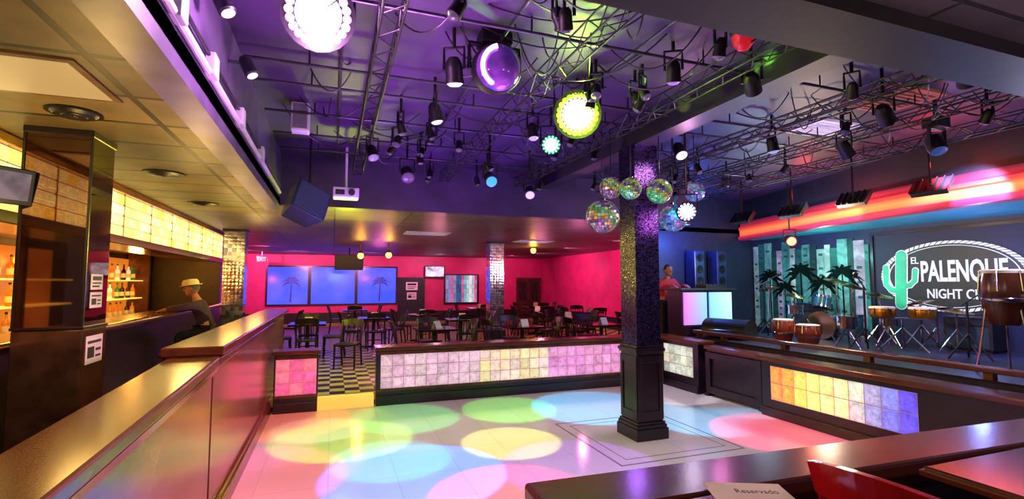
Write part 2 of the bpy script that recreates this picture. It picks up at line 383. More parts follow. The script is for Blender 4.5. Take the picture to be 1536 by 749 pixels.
t = thing('stage_rail', 'low brown wooden rail on short posts along the stage edge', 'railing', (6.25, 4, .8))
MB().box(6.17, 6.31, .5, 7.4, .9, .955).build('rail_cap', m_rail, t, bevel=.01)
for y in (.7, 1.9, 3.1, 4.3, 5.5, 6.7, 7.3): MB().box(6.2, 6.28, y-.04, y+.04, .8, .9).build('post', m_rail, t)
MB().box(6.19, 6.21, .5, 7.4, .8, .83).build('kickboard', m_dark, t)
# --- near rail beside the tables
t = thing('pony_wall', 'near half wall with glossy wood rail in front of the tables', 'low wall', (2, 1.5, 0))
rot = Matrix.Translation((.62, 1.6, 0)) @ Matrix.Rotation(R(-2.2), 4, 'Z')
MB().box(.05, 5.0, -.2, -.04, .0, 1.07, rot).build('panel', m_dark, t)
MB().box(0, 5.0, -.26, 0, 1.07, 1.13, rot).build('rail_cap', m_railx, t, bevel=.014)
MB().box(.02, 5.0, -.23, -.01, 1.03, 1.07, rot).build('moulding', m_railx, t, bevel=.008)
# ------------------------------------------------------------------ COLUMNS
t = thing('mosaic_column', 'square black mirror-chip column on a panelled black base amid the dance floor', 'column', (CX, CY, 0))
sh_ = .163
MB().box(CX-sh_, CX+sh_, CY-sh_, CY+sh_, 1.07, BZ).build('shaft', m_mosaic, t)
mb = MB(); b = .17
mb.box(CX-b, CX+b, CY-b, CY+b, .2, .98)
for sx, sy in ((1, 0), (-1, 0), (0, 1), (0, -1)):
    for (u0, u1, z0, z1) in ((-b, -b+.05, .22, .95), (b-.05, b, .22, .95), (-b+.05, b-.05, .22, .32), (-b+.05, b-.05, .87, .95)):
        if sx: mb.box(CX+sx*b-(0 if sx > 0 else .014), CX+sx*b+(.014 if sx > 0 else 0), CY+u0, CY+u1, z0, z1)
        else: mb.box(CX+u0, CX+u1, CY+sy*b-(0 if sy > 0 else .014), CY+sy*b+(.014 if sy > 0 else 0), z0, z1)
mb.build('base', m_dark, t, bevel=.004)
mb = MB()
for q, z0, z1 in ((.188, .98, 1.0), (.2, 1.0, 1.04), (.18, 1.04, 1.07)): mb.box(CX-q, CX+q, CY-q, CY+q, z0, z1)
mb.build('crown_moulding', m_dark, t, bevel=.006)
mb = MB()
for q, z0, z1 in ((.215, 0, .13), (.203, .13, .17), (.19, .17, .2)): mb.box(CX-q, CX+q, CY-q, CY+q, z0, z1)
mb.build('plinth', m_dark, t, bevel=.006)
# bar column
BX, BY, BH = -1.93, 4.72, .2
t = thing('bar_column', 'dark mirrored column beside the bar with posters on it', 'column', (BX, BY, .17))
MB().box(BX-BH, BX+BH, BY-BH, BY+BH, 1.48, 2.9).build('shaft', m_brownmirror, t)
MB().box(BX-BH-.008, BX+BH+.008, BY-BH-.008, BY+BH+.008, .17, 1.46).build('base', m_goldpanel, t, bevel=.01)
MB().box(BX-BH-.014, BX+BH+.014, BY-BH-.014, BY+BH+.014, 1.46, 1.48).build('moulding', m_dark, t, bevel=.004)
MB().box(BX-BH-.012, BX+BH+.012, BY-BH-.012, BY+BH+.012, 2.9, 2.95).build('capital', m_dark, t, bevel=.006)
for sx in (-1, 1):
    MB().box(BX+sx*BH-.008, BX+sx*BH+.008, BY-BH-.008, BY-BH+.008, 1.48, 2.9).build('corner_strip', m_black, t)
def mcol(label, MX, MY):
    t = thing('mirrored_column', label, 'column', (MX, MY, .17))
    MB().box(MX-.2, MX+.2, MY-.2, MY+.2, .5, 2.9).build('shaft', m_mirrorcol, t)
    MB().box(MX-.24, MX+.24, MY-.24, MY+.24, .17, .5).build('base', m_dark, t, bevel=.01)
    MB().box(MX-.23, MX+.23, MY-.23, MY+.23, 2.9, 2.95).build('capital', m_dark, t, bevel=.01)
mcol('pale mirror-tiled column at the far end of the bar', -2.0, 12.1)
mcol('slim mirror-tiled column standing among the back room tables', 4.3, 13.3)
# paper notices
def notice(label, o, xd, n, w, h, style):
    o = V(o); xd = V(xd); n = V(n); z = V((0, 0, 1))
    t = thing('paper_notice', label, 'notice', o)
    def Q(mb, x0, x1, y0, y1, k0, k1, mi=0):
        P = lambda x, y, k: o+xd*x+z*y+n*k
        mb.hexa([P(x0, y0, k0), P(x1, y0, k0), P(x1, y0, k1), P(x0, y0, k1), P(x0, y1, k0), P(x1, y1, k0), P(x1, y1, k1), P(x0, y1, k1)], mi)
    mb = MB(); Q(mb, 0, w, 0, h, 0, .002); mb.build('sheet', m_paper, t)
    mb = MB()
    if style == 0:
        Q(mb, w*.12, w*.88, h*.6, h*.85, .002, .003); Q(mb, w*.12, w*.88, h*.38, h*.46, .002, .003); Q(mb, w*.12, w*.7, h*.16, h*.26, .002, .003)
    else:
        Q(mb, w*.1, w*.9, h*.72, h*.82, .002, .003); Q(mb, w*.1, w*.5, h*.2, h*.6, .002, .003); Q(mb, w*.58, w*.9, h*.2, h*.28, .002, .003); Q(mb, w*.58, w*.9, h*.42, h*.52, .002, .003)
    mb.build('print', m_ink, t)
fx = BX+BH+.001
q = atX(150, 444, fx); notice('upper white notice taped on the dark bar column', (fx, BY-.1, q.z+.05), (0, 1, 0), (1, 0, 0), .2, .12, 0)
notice('small white notice just below the upper one on the bar column', (fx, BY-.1, q.z-.09), (0, 1, 0), (1, 0, 0), .2, .12, 1)
fx += .009; q = atX(140, 544, fx); notice('lower white notice stuck on the bar column base', (fx, BY-.15, q.z), (0, 1, 0), (1, 0, 0), .28, .21, 1)

# ------------------------------------------------------------------ BAR
t = thing('bar_counter', 'long dark wooden bar counter with a polished top and foot rail', 'bar counter', (-2.5, 6, .17))
MB().box(-2.75, -2.42, -.5, 12.9, .17, 1.28).build('front_panel', m_dark, t)
MB().box(-2.85, -2.25, -.5, 12.95, 1.28, 1.34).build('top', m_rail, t, bevel=.01)
MB().tube([(-2.24, -.5, 1.33), (-2.24, 12.9, 1.33)], .035, 10).build('arm_rail', m_rail, t, True)
MB().tube([(-2.3, -.5, .36), (-2.3, 12.7, .36)], .022, 8).build('foot_rail', m_brass, t, True)
for y in range(0, 13, 2): MB().cyl((-2.42, y, .36), (-2.3, y, .36), .012).build('rail_bracket', m_brass, t)
m_lit = M('lit_amber_panel', '#f8dc80', '#f0b840', emit='#ffcf52', es=1.3, rough=.3, scale=2)
m_litb = colattr('lit_canopy_block', 1.7, wav=.7)
t = thing('bar_canopy', 'wooden overhead bar canopy fronted with glowing yellow glass panels', 'bar canopy', (-2.6, 6, 2.3))
MB().box(-3.0, -2.44, -.5, 12.9, 2.28, 2.36).box(-3.0, -2.9, -.5, 12.9, 2.36, 2.95).build('body', m_rail, t)
MB().box(-2.44, -2.36, -.5, 12.9, 2.26, 2.36).build('lower_trim', m_rail, t, bevel=.01)
MB().box(-2.44, -2.36, -.5, 12.9, 2.87, 2.95).build('upper_trim', m_brass, t, bevel=.01)
for i in range(14):
    a = -.4+i*.95
    gblocks((-2.42, a, 2.36), (0, 1, 0), (1, 0, 0), 5, 4, .19, .1275, lambda i, j: jit(mixc('#fff4b0', '#f8d050', random.random()*.7+(.3 if j in (0, 3) else 0)), .15), t, m_litb, 'light_panel')
for i in range(15): MB().box(-2.42, -2.4, -.4+i*.95-.008, -.4+i*.95+.004, 2.36, 2.87).build('mullion', m_brass, t)
t = thing('back_bar', 'lit back bar shelving behind the counter', 'back bar', (-3.9, 6, .17))
MB().box(-4.08, -3.6, -.5, 12.6, .17, 1.12).build('cabinet', m_rail, t)
MB().box(-4.1, -4.07, -.5, 12.6, 1.12, 2.3).build('mirror_back', M('amber_glow_mirror', '#d8a050', '#b06a28', rough=.15, metal=.6, emit='#d07020', es=.8, scale=2), t)  # orange back bar light put into the mirror as glow
for z in (1.5, 1.86): MB().box(-4.07, -3.8, -.5, 12.6, z-.02, z-.001).build('shelf', m_lit, t)
for y in (1, 4, 7, 10, 12.6): MB().box(-4.08, -3.7, y-.05, y+.05, 1.12, 2.4).build('upright', m_rail, t)
MB().box(-4.08, -3.6, -.5, 12.6, 2.4, 2.95).build('header', m_rail, t)
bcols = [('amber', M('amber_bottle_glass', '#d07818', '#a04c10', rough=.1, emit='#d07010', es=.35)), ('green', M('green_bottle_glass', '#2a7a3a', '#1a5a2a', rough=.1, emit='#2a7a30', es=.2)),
         ('clear', M('clear_bottle_glass', '#e8ecf0', '#c8d0d8', rough=.05, emit='#f0e8d0', es=.35)), ('dark', M('dark_bottle_glass', '#2a1208', '#160a06', rough=.1))]  # bottle glass glows in place of the light falling on it
m_label = M('bottle_label', '#efe6d0', '#d8ccb0', rough=.6)
protos = []
def bottle(c, mat, loc, label, group):
    t = thing('liquor_bottle', label, 'bottle', loc, 0, group)
    MB().lathe([(.038, 0), (.04, .01), (.04, .17), (.036, .19), (.015, .22), (.014, .28)], 12).build('glass', mat, t, True, local=True)
    MB().lathe([(.016, .28), (.016, .305), (.013, .31)], 10).build('cap', m_black, t, local=True)
    MB().lathe([(.0408, .05), (.0408, .13)], 12).build('bottle_label', m_label, t, local=True)
    return t
for zname, z in (('counter ledge', 1.121), ('middle shelf', 1.5), ('top shelf', 1.86)):
    for k in range(30):
        y = 4.3+k*.28+random.uniform(-.05, .05)
        if any(abs(y-q) < .12 for q in (4, 7, 10)): continue
        ci = random.choice([0, 0, 0, 1, 2, 2, 3]); cn, cm = bcols[ci]
        lab = '%s glass liquor bottle on the back bar %s' % (cn, zname); grp = '%s bottles on the back bar %s' % (cn, zname)
        p = next((q for q in protos if q[0] == ci), None)
        if p is None:
            b = bottle(ci, cm, (-3.93, y, z), lab, grp); protos.append((ci, b))
        else: copy_tree(p[1], (-3.93, y, z), 0, lab, grp)
# televisions
def tv(label, c, w, h, n, tilt, screen, hang=None):
    t = thing('television', label, 'television', c, 0)
    n = V(n).normalized(); q = n.to_track_quat('Y', 'Z').to_matrix().to_4x4()
    m = Matrix.Translation(c) @ q @ Matrix.Rotation(R(-tilt), 4, 'X')
    MB().box(-w/2, w/2, -.05, 0, -h/2, h/2, m).build('housing', m_black, t, bevel=.008)
    MB().box(-w/2+.03, w/2-.03, 0, .006, -h/2+.035, h/2-.03, m).build('screen', screen, t)
    if hang is not None: MB().cyl(V(c)-n*.03, V(hang), .02).build('bracket', m_blackm, t)
    return t
def screenmat(name, a, b, s=3, es=1):
    m = M(name, a, b, rough=.15, scale=s); N = m.node_tree.nodes; bs = N['Principled BSDF']
    cr = [x for x in N if x.type == 'VALTORGB'][0]; m.node_tree.links.new(cr.outputs[0], bs.inputs['Emission Color']); bs.inputs['Emission Strength'].default_value = es
    return m
c = atX(4, 277, -2.16)
tv('television with lit screen mounted on the bar canopy left of the dark column', c, .36, .26, (1, -.75, 0), 8, screenmat('bar_screen', '#30304c', '#7c7494', 5, .5), (-2.4, c.y, c.z))
t = thing('ceiling_light', 'glowing cream rectangular light panel in the bar ceiling', 'ceiling light', (-1.8, 3.4, LZ))
MB().box(-2.32, -1.28, 3.08, 3.72, LZ-.012, LZ).build('frame', m_goldframe, t)
MB().box(-2.28, -1.32, 3.12, 3.68, LZ-.016, LZ-.011).build('diffuser', E('warm_diffuser', '#ffc878', .58), t)
for lab, px, py, k in (('dark round ceiling diffuser above the dark bar column', 112, 168, .55), ('dark ceiling diffuser over the middle of the bar aisle', 247, 260, .7), ('small dark ceiling diffuser farther down the bar aisle', 305, 305, .7)):
    p = atZ(px, py, LZ); t = thing('ceiling_diffuser', lab, 'ceiling vent', p)
    mb = MB()
    for r0, r1, z in ((.26, .2, 0), (.18, .12, .01), (.1, .03, .02)): mb.lathe([(r0*k, LZ-.001), (r1*k, LZ-.03-z*.5)], 20, Matrix.Translation((p.x, p.y, 0)))
    mb.build('cone', m_black, t, True)
    MB().lathe([(.28*k, LZ), (.28*k, LZ-.012), (.25*k, LZ-.012)], 20, Matrix.Translation((p.x, p.y, 0))).build('rim', m_black, t)
def stool(label, loc):
    t = thing('bar_stool', label, 'bar stool', loc)
    MB().lathe([(.17, .7), (.185, .72), (.18, .745), (.1, .75)], 20).build('seat', m_red, t, True, local=True)
    for k in range(4):
        a = R(45+90*k); MB().cyl((.13*math.cos(a), .13*math.sin(a), .7), (.22*math.cos(a), .22*math.sin(a), 0), .016).build('leg', m_blackm, t, local=True)
    pts = [(.19*math.cos(R(q*15)), .19*math.sin(R(q*15)), .3) for q in range(25)]
    MB().tube(pts, .012, 8, False).build('foot_ring', m_blackm, t, True, local=True)
    return t
MX_, MY_ = -1.86, 9.1
s0 = stool('bar stool under the man in the pale hat', (MX_, MY_, .17))
copy_tree(s0, (-1.86, 7.4, .17), 0, 'empty bar stool nearest the camera along the bar')
copy_tree(s0, (-1.86, 10.9, .17), 0, 'empty bar stool beyond the man in the pale hat')

# ------------------------------------------------------------------ PEOPLE
def skin_mesh(verts, edges, radii, root=0, sub=1):
    me = bpy.data.meshes.new('sk'); me.from_pydata([tuple(v) for v in verts], edges, [])
    ob = bpy.data.objects.new('sk', me); COL.objects.link(ob)
    ob.modifiers.new('s', 'SKIN')
    for i, r in enumerate(radii): me.skin_vertices[0].data[i].radius = (r, r)
    me.skin_vertices[0].data[root].use_root = True
    if sub: ss = ob.modifiers.new('ss', 'SUBSURF'); ss.levels = sub; ss.render_levels = sub
    dg = bpy.context.evaluated_depsgraph_get(); dg.update()
    r = bpy.data.meshes.new_from_object(ob.evaluated_get(dg)); bpy.data.objects.remove(ob); return r
def remesh(me, vox, sm=3):
    ob = bpy.data.objects.new('rm', me); COL.objects.link(ob)
    md = ob.modifiers.new('r', 'REMESH'); md.mode = 'VOXEL'; md.voxel_size = vox
    s = ob.modifiers.new('s', 'SMOOTH'); s.iterations = sm; s.factor = .5
    dg = bpy.context.evaluated_depsgraph_get(); dg.update()
    r = bpy.data.meshes.new_from_object(ob.evaluated_get(dg)); bpy.data.objects.remove(ob); return r
def person(label, loc, rz, J, skinm, shirt, pants, hair, cap=None, head_tilt=0):
    t = thing('person', label, 'person', loc, rz)
    names = ['pelvis', 'spine', 'chest', 'neckb', 'neck', 'head']
    rad = {'pelvis': .125, 'spine': .115, 'chest': .13, 'neckb': .075, 'neck': .052, 'head': .05, 'sh': .062, 'el': .043, 'wr': .028, 'ha': .034, 'hip': .085, 'kn': .058, 'an': .038, 'toe': .034}
    P = [V(J[n]) for n in names]; rr = [rad[n] for n in names]; ed = [(i, i+1) for i in range(5)]
    idx = {n: i for i, n in enumerate(names)}
    for s in (-1, 1):
        def pt(k): q = V(J[k]); return V((q.x*s, q.y, q.z))
        for k, par in (('sh', 'chest'), ('el', 'sh'), ('wr', 'el'), ('ha', 'wr'), ('hip', 'pelvis'), ('kn', 'hip'), ('an', 'kn'), ('toe', 'an')):
            P.append(pt(k)); rr.append(rad[k]); idx[(k, s)] = len(P)-1; ed.append((idx[par] if par in idx else idx[(par, s)], len(P)-1))
    bm = bmesh.new()
    bm.from_mesh(skin_mesh(P, ed, rr))
    hc = V(J['head'])+V((0, .02, .05)); Rm = Matrix.Rotation(R(head_tilt), 3, 'X')
    mb = MB(); mb.bm.free(); mb.bm = bm
    mb.sph(hc, 1, 20, 14, (.078, .098, .115), Rm)
    mb.sph(hc+Rm @ V((0, .045, -.07)), 1, 14, 10, (.05, .048, .047), Rm)
    mb.sph(hc+Rm @ V((0, .105, -.015)), 1, 10, 8, (.015, .021, .027), Rm)
    mb.sph(hc+Rm @ V((0, .088, -.062)), 1, 10, 6, (.026, .012, .008), Rm)
    for s in (-1, 1): mb.sph(hc+Rm @ V((s*.08, -.005, -.01)), 1, 8, 8, (.012, .02, .032), Rm)
    for s in (-1, 1):
        w = P[idx[('wr', s)]]; h = P[idx[('ha', s)]]; d = (h-w).normalized(); lat = d.cross(V((0, 0, 1))).normalized(); up = lat.cross(d)
        mb.sph(h, 1, 10, 8, (.042, .05, .02), Matrix((lat, d, up)).transposed())
        for k, ln in enumerate((.062, .072, .068, .052)):
            b0 = h+d*.035+lat*(-.03+.02*k); b1 = b0+d*ln*.55-up*.004; b2 = b1+d*ln*.4-up*.018
            mb.tube([b0-d*.01, b0+d*.01, b1, b2], [.0105, .01, .0095, .008], 8)
        sg = 1 if (lat.x*s) < 0 else -1
        b0 = h-d*.02+lat*sg*.03; b1 = b0+lat*sg*.03+d*.025; b2 = b1+d*.03+lat*sg*.006-up*.008
        mb.tube([b0, b1, b2], [.013, .011, .009], 8)
    me = bpy.data.meshes.new('b'); bm.to_mesh(me); bm.free()
    link('body', remesh(me, .009), skinm, t, True, local=True)
    def garment(name, keys, mat, grow, root):
        ii = [i for i in keys]; mp = {k: n for n, k in enumerate(ii)}
        e2 = [(mp[a], mp[b]) for a, b in ed if a in mp and b in mp]
        link(name, skin_mesh([P[i] for i in ii], e2, [rr[i]+grow for i in ii], mp[root]), mat, t, True, local=True)
    garment('shirt', [0, 1, 2, 3]+[idx[(k, s)] for s in (-1, 1) for k in ('sh', 'el', 'wr')], shirt, .017, 0)
    garment('trousers', [0]+[idx[(k, s)] for s in (-1, 1) for k in ('hip', 'kn', 'an')], pants, .014, 0)
    for s in (-1, 1):
        a = P[idx[('an', s)]]; q = P[idx[('toe', s)]]; d = V((q.x-a.x, q.y-a.y, 0)).normalized(); zf = J.get('foot', 0)
        mb = MB(); mb.sph((a+d*.06).xy.to_3d()+V((0, 0, zf+.04)), 1, 14, 8, (.048, .13, .04), Matrix.Rotation(-math.atan2(d.x, d.y), 3, 'Z')); mb.build('shoe', m_black, t, True, local=True)
    for s in (-1, 1):
        mb = MB(); mb.sph(hc+Rm @ V((s*.03, .087, .01)), .011, 10, 8); mb.build('eye', m_ink, t, True, local=True)
    mb = MB(); mb.sph(hc+Rm @ V((0, -.012, .012)), 1, 20, 14, (.084, .1, .117), Rm)
    Rt = Rm.transposed(); dele = []
    for v in mb.bm.verts:
        q = Rt @ (v.co-hc)
        if (q.y > .03 and q.z < .07) or q.z < -.06: dele.append(v)
    bmesh.ops.delete(mb.bm, geom=dele, context='VERTS'); mb.build('hair', hair, t, True, local=True)
    if cap:
        Mt = Matrix.Translation(hc) @ Rm.to_4x4() @ Matrix.Translation((0, .01, .048)) @ Matrix.Diagonal((1, 1.18, 1, 1))
        ht = MB().lathe([(.098, .0), (.102, .02), (.098, .06), (.078, .09), (.03, .098), (.001, .09)], 24, Mt).build('hat', cap, t, True, local=True)
        MB().lathe([(.098, .0), (.125, -.004), (.134, .0), (.134, .008), (.12, .006), (.098, .012)], 28, Mt).build('brim', cap, ht, True, local=True)
    return t
m_skin = M('skin', '#a87456', '#8e5e42', rough=.5)
m_skin2 = M('skin_tan', '#a06848', '#8a5438', rough=.5)
man = {'pelvis': (0, 0, .885), 'spine': (0, .03, 1.03), 'chest': (0, .11, 1.2), 'neckb': (0, .16, 1.34), 'neck': (0, .19, 1.42), 'head': (0, .22, 1.5), 'sh': (.18, .14, 1.29), 'el': (.27, .37, 1.235),
       'wr': (.14, .53, 1.225), 'ha': (.1, .6, 1.205), 'hip': (.09, .03, .855), 'kn': (.12, .38, .82), 'an': (.12, .3, .42), 'toe': (.12, .41, .36), 'foot': .315}
person('man in a pale hat and dark sweater leaning on the bar', (MX_, MY_, .17), R(90), man, m_skin, M('plum_sweater', '#3c2042', '#2a1830', rough=.8), M('dark_trousers', '#20202a', '#181820', rough=.8), M('grey_hair', '#6a625a', '#524a44', rough=.8), M('pale_hat_cloth', '#d8cca0', '#bcb084', rough=.9), -8)
djp = {'pelvis': (0, 0, .95), 'spine': (0, .01, 1.1), 'chest': (0, .03, 1.28), 'neckb': (0, .03, 1.42), 'neck': (0, .045, 1.49), 'head': (0, .06, 1.57), 'sh': (.18, .02, 1.38), 'el': (.25, .14, 1.2),
       'wr': (.18, .36, 1.31), 'ha': (.16, .46, 1.29), 'hip': (.09, 0, .9), 'kn': (.1, .02, .5), 'an': (.1, -.01, .1), 'toe': (.11, .12, .04), 'foot': 0}
person('disc jockey in a red shirt standing behind the glowing booth', (6.62, 8.72, .45), R(180), djp, m_skin2, M('red_shirt', '#c02030', '#901420', rough=.8), M('black_jeans', '#16161c', '#101016', rough=.8), M('black_hair', '#120e0e', '#1c1616', rough=.7), None, -6)

# ------------------------------------------------------------------ BACK ROOM
m_bluewin = M('blue_lit_window', '#2848d0', '#5878f4', rough=.15, scale=1.2, emit='#3050e0', es=.9)
for k, (a, b) in enumerate(((-2.45, -.92), (-.86, .88), (.94, 2.55))):
    o = struct(MB().box(a, b, 21.55, 21.6, .95, 2.45).build('window_%d' % (k+1), m_bluewin))
    struct(MB().box(a-.03, a+.03, 21.52, 21.57, .9, 2.5).box(b-.03, b+.03, 21.52, 21.57, .9, 2.5).box(a+.03, b-.03, 21.52, 21.57, 2.44, 2.5).box(a+.03, b-.03, 21.52, 21.57, .9, .96).build('window_frame', m_dark, o))
    cxw = (a+b)/2+.1
    if k != 1:
        mb = MB(); mb.prism([(cxw-.03, 21.545, 1.05), (cxw+.03, 21.545, 1.05), (cxw+.05, 21.545, 1.8), (cxw+.01, 21.545, 1.8)], (0, -.004, 0))
        for q in range(7):
            an = R(-20+q*36.6); tip = V((cxw+.03+.38*math.cos(an), 21.545, 1.82+.3*math.sin(an)-.08)); mid = V((cxw+.03+.2*math.cos(an), 21.545, 1.88+.2*math.sin(an)))
            nrm = V((-math.sin(an), 0, math.cos(an)))*.05
            mb.prism([V((cxw+.03, 21.545, 1.8)), mid-nrm, tip, mid+nrm], (0, -.004, 0))
        struct(mb.build('window_decal', M('navy_decal', '#2438a0', '#1c2c80', rough=.4, emit='#182c90', es=.4), o))
o = struct(MB().box(2.72, 3.66, 21.54, 21.6, .17, 1.95).build('door_1', M('dark_door', '#1c1420', '#120c16', rough=.35)))
struct(MB().box(2.62, 2.72, 21.52, 21.6, .17, 2.05).box(3.66, 3.76, 21.52, 21.6, .17, 2.05).box(2.72, 3.66, 21.52, 21.6, 1.95, 2.05).build('door_frame', m_dark, o))
struct(MB().sph((3.55, 21.5, 1.05), .04).build('door_handle', m_chrome, o, True))
notice('upper white notice on the dark back door', (2.95, 21.53, 1.5), (1, 0, 0), (0, -1, 0), .5, .34, 0)
notice('lower white notice on the dark back door', (3.0, 21.53, 1.1), (1, 0, 0), (0, -1, 0), .4, .3, 1)
m_brdoor = M('brown_door', '#4a2418', '#341810', rough=.35)
for k, a in enumerate((8.05, 8.65)):
    o = struct(MB().box(a, a+.55, 21.54, 21.6, .17, 2.0).build('door_%d' % (k+2), m_brdoor))
    struct(MB().box(a+.1, a+.45, 21.53, 21.545, 1.0, 1.85).build('door_glass', M('door_glass', '#181418', '#2a2020', rough=.1), o))
    struct(MB().box(a-.03, a, 21.52, 21.6, .17, 2.06).box(a+.55, a+.58, 21.52, 21.6, .17, 2.06).box(a, a+.55, 21.52, 21.6, 2.0, 2.06).build('door_frame', m_rail, o))
t = thing('wall_mirror', 'wide framed wall mirror with painted teal and white reflections left of the back column', 'mirror', (5.4, 21.58, 1.5))
mb = MB()
for i in range(12):
    c = random.choice(['#60c0c0', '#a0e0d8', '#e0f0f0', '#306890', '#8090c0', '#c070a0']); x0 = 4.68+i*.12
    for j in range(6): mb.box(x0, x0+.115, 21.55, 21.58, .95+j*.2, .95+j*.2+.195, col=jit(lin(c), .3))
mb.build('glass', colattr('wall_mirror_reflections', .6), t)  # random coloured strips glow as painted reflections
MB().box(4.6, 4.68, 21.53, 21.6, .87, 2.2).box(6.12, 6.2, 21.53, 21.6, .87, 2.2).box(4.68, 6.12, 21.53, 21.6, 2.15, 2.2).box(4.68, 6.12, 21.53, 21.6, .87, .95).build('frame', m_dark, t)
tv('small television showing a bright picture on the back wall', V((4.15, 21.35, 2.3)), .85, .5, (-.1, -1, 0), 5, screenmat('back_screen', '#2a4a6a', '#e8f0f8', 4), (4.15, 21.6, 2.35))
c = atY(524, 394, 17.0); tv('dark television hung from the ceiling before the blue windows', c, .9, .5, (.1, -1, 0), 5, m_black, (c.x, c.y+.03, LZ))
p = atY(393, 389, 20)
t = thing('exit_sign', 'red glowing exit sign over the back left corner', 'exit sign', p)
MB().box(p.x-.19, p.x+.19, 19.98, 20.03, p.z-.12, p.z+.12).build('housing', E('exit_red', '#ff2040', .9), t, bevel=.01)
MB().cyl((p.x, 20.005, p.z+.12), (p.x, 20.005, LZ), .015).build('stem', m_white, t)
fit_text('letters', 'EXIT', (p.x-.14, 19.979, p.z-.07), (1, 0, 0), (0, 0, 1), .28, .14, E('exit_white', '#ffd0d8', 1.5), t, depth=.004)
def table(label, loc, rz=0, group=None):
    t = thing('square_table', label, 'table', loc, rz, group)
    MB().box(-.38, .38, -.38, .38, .71, .75).build('tabletop', M('dark_tabletop', '#2e1410', '#180a0a', rough=.1, scale=4), t, bevel=.008, local=True)
    MB().cyl((0, 0, .04), (0, 0, .71), .04).build('pedestal', m_blackm, t, local=True)
    MB().box(-.28, .28, -.035, .035, 0, .04).box(-.035, .035, -.28, -.035, 0, .04).box(-.035, .035, .035, .28, 0, .04).build('foot', m_blackm, t, local=True)
    return t
def chair(label, loc, rz, wood=m_chair, seatm=None, group=None):
    t = thing('dining_chair', label, 'chair', loc, rz, group)
    MB().box(-.21, .21, -.2, .22, .42, .47).build('seat', seatm or m_chair, t, bevel=.015, local=True)
    for sx in (-1, 1):
        MB().tube([(sx*.19, .19, .42), (sx*.195, .2, 0)], [.02, .016], 8).build('leg', wood, t, local=True)
        MB().tube([(sx*.19, -.19, .44), (sx*.195, -.25, 0)], [.022, .016], 8).build('leg', wood, t, local=True)
    for sx in (-1, 1): MB().tube([(sx*.19, -.18, .44), (sx*.2, -.22, .7), (sx*.2, -.28, .88)], .018, 8).build('back_post', wood, t, True, local=True)
    n = 8; mb = MB(); z0, z1 = .79, .89
    for i in range(n):
        a, b = -1+2*i/n, -1+2*(i+1)/n
        def q(u, z, k): return V((u*.22, -.255-(z-.8)*.35-.05*(1-u*u)+k, z+.03*(1-u*u)*(1 if z > .85 else 0)))
        mb.hexa([q(a, z0, -.012), q(b, z0, -.012), q(b, z0, .012), q(a, z0, .012), q(a, z1, -.012), q(b, z1, -.012), q(b, z1, .012), q(a, z1, .012)])
    mb.build('top_rail', wood, t, True, local=True)
    for u in (-.1, -.035, .035, .1): MB().tube([(u, -.19, .46), (u, -.3, .81)], .009, 6).build('spindle', wood, t, local=True)
    MB().box(-.18, .18, .175, .195, .2, .225).build('stretcher', wood, t, local=True)
    return t
T0 = C0 = None
spots = [(-.5, 11.8, 'left of the step', 'NSEW'), (1.9, 9.7, 'behind the left end of the block wall', 'NEW'), (2.4, 14.2, 'in front of the dark back door', 'SEW'),
         (5.7, 11.6, 'right of the slim mirrored column', 'NSEW'), (7.4, 13.6, 'beside the magenta right wall', 'SWN'), (3.7, 9.6, 'behind the middle of the block wall', 'ENW'),
         (7.3, 17.6, 'nearest the brown double doors', 'SWE'), (.7, 17.2, 'under the blue windows', 'SEW'), (4.9, 17.0, 'before the teal wall mirror', 'SEW'), (7.6, 10.8, 'closest to the stage', 'SWE'),
         (5.5, 9.5, 'behind the right end of the block wall', 'NEW'), (3.0, 12.0, 'just left of the slim mirrored column', 'SEW'), (6.2, 14.8, 'between mirrored column and right wall', 'SEW'),
         (1.0, 13.2, 'straight beyond the step', 'SEW'), (-1.6, 14.4, 'at the far left of the back room', 'SEN')]
side = {'N': ('far side', 0, .54, 180), 'S': ('near side', 0, -.54, 0), 'E': ('right side', .54, 0, 90), 'W': ('left side', -.54, 0, -90)}
for x, y, d, ss in spots:
    lab = 'dark square dining table %s' % d
    if T0 is None: T0 = table(lab, (x, y, .17), 0, 'back room tables')
    else: copy_tree(T0, (x, y, .17), 0, lab, 'back room tables')
    for c in ss:
        nm, dx, dy, rr = side[c]; cl = 'dark chair at %s of table %s' % (nm, d)
        rz = R(rr+random.uniform(-10, 10))
        if C0 is None: C0 = chair(cl, (x+dx, y+dy, .17), rz, group='back room chairs')
        else: copy_tree(C0, (x+dx, y+dy, .17), rz, cl, 'back room chairs')
    if y < 18:
        t = thing('menu_card', 'folded white menu card on the table %s' % d, 'menu card', (x+.05, y-.05, .92), 0, 'menu cards on the back room tables')
        MB().prism([(-.07, -.05, 0), (-.064, -.05, 0), (.003, -.05, .134), (-.001, -.05, .14)], (0, .16, 0)).build('front_leaf', m_paper, t, local=True)
        MB().prism([(.07, -.05, 0), (.064, -.05, 0), (.003, -.05, .134), (.005, -.05, .14)], (0, .16, 0)).build('back_leaf', m_paper, t, local=True)
        t.rotation_euler.z = R(random.uniform(50, 130))
copy_tree(C0, (.3, 10.2, .17), R(160), 'brown chair standing alone beyond the step', 'back room chairs')
for lab, px, py in (('amber ceiling lamp left of the pair over the back room', 541, 384), ('amber ceiling lamp right of the pair over the back room', 583, 383), ('amber ceiling lamp above the right of the slim column', 800, 376)):
    p = atY(px, py, 14.5); t = thing('ceiling_lamp', lab, 'ceiling lamp', p)
    MB().sph(p, .085).build('bulb', E('amber_bulb', '#ffa830', 14), t, True)
    MB().lathe([(.06, p.z+.07), (.05, p.z+.11), (.02, p.z+.14), (.02, LZ)], 14, Matrix.Translation((p.x, p.y, 0))).build('fitting', m_brass, t, True)
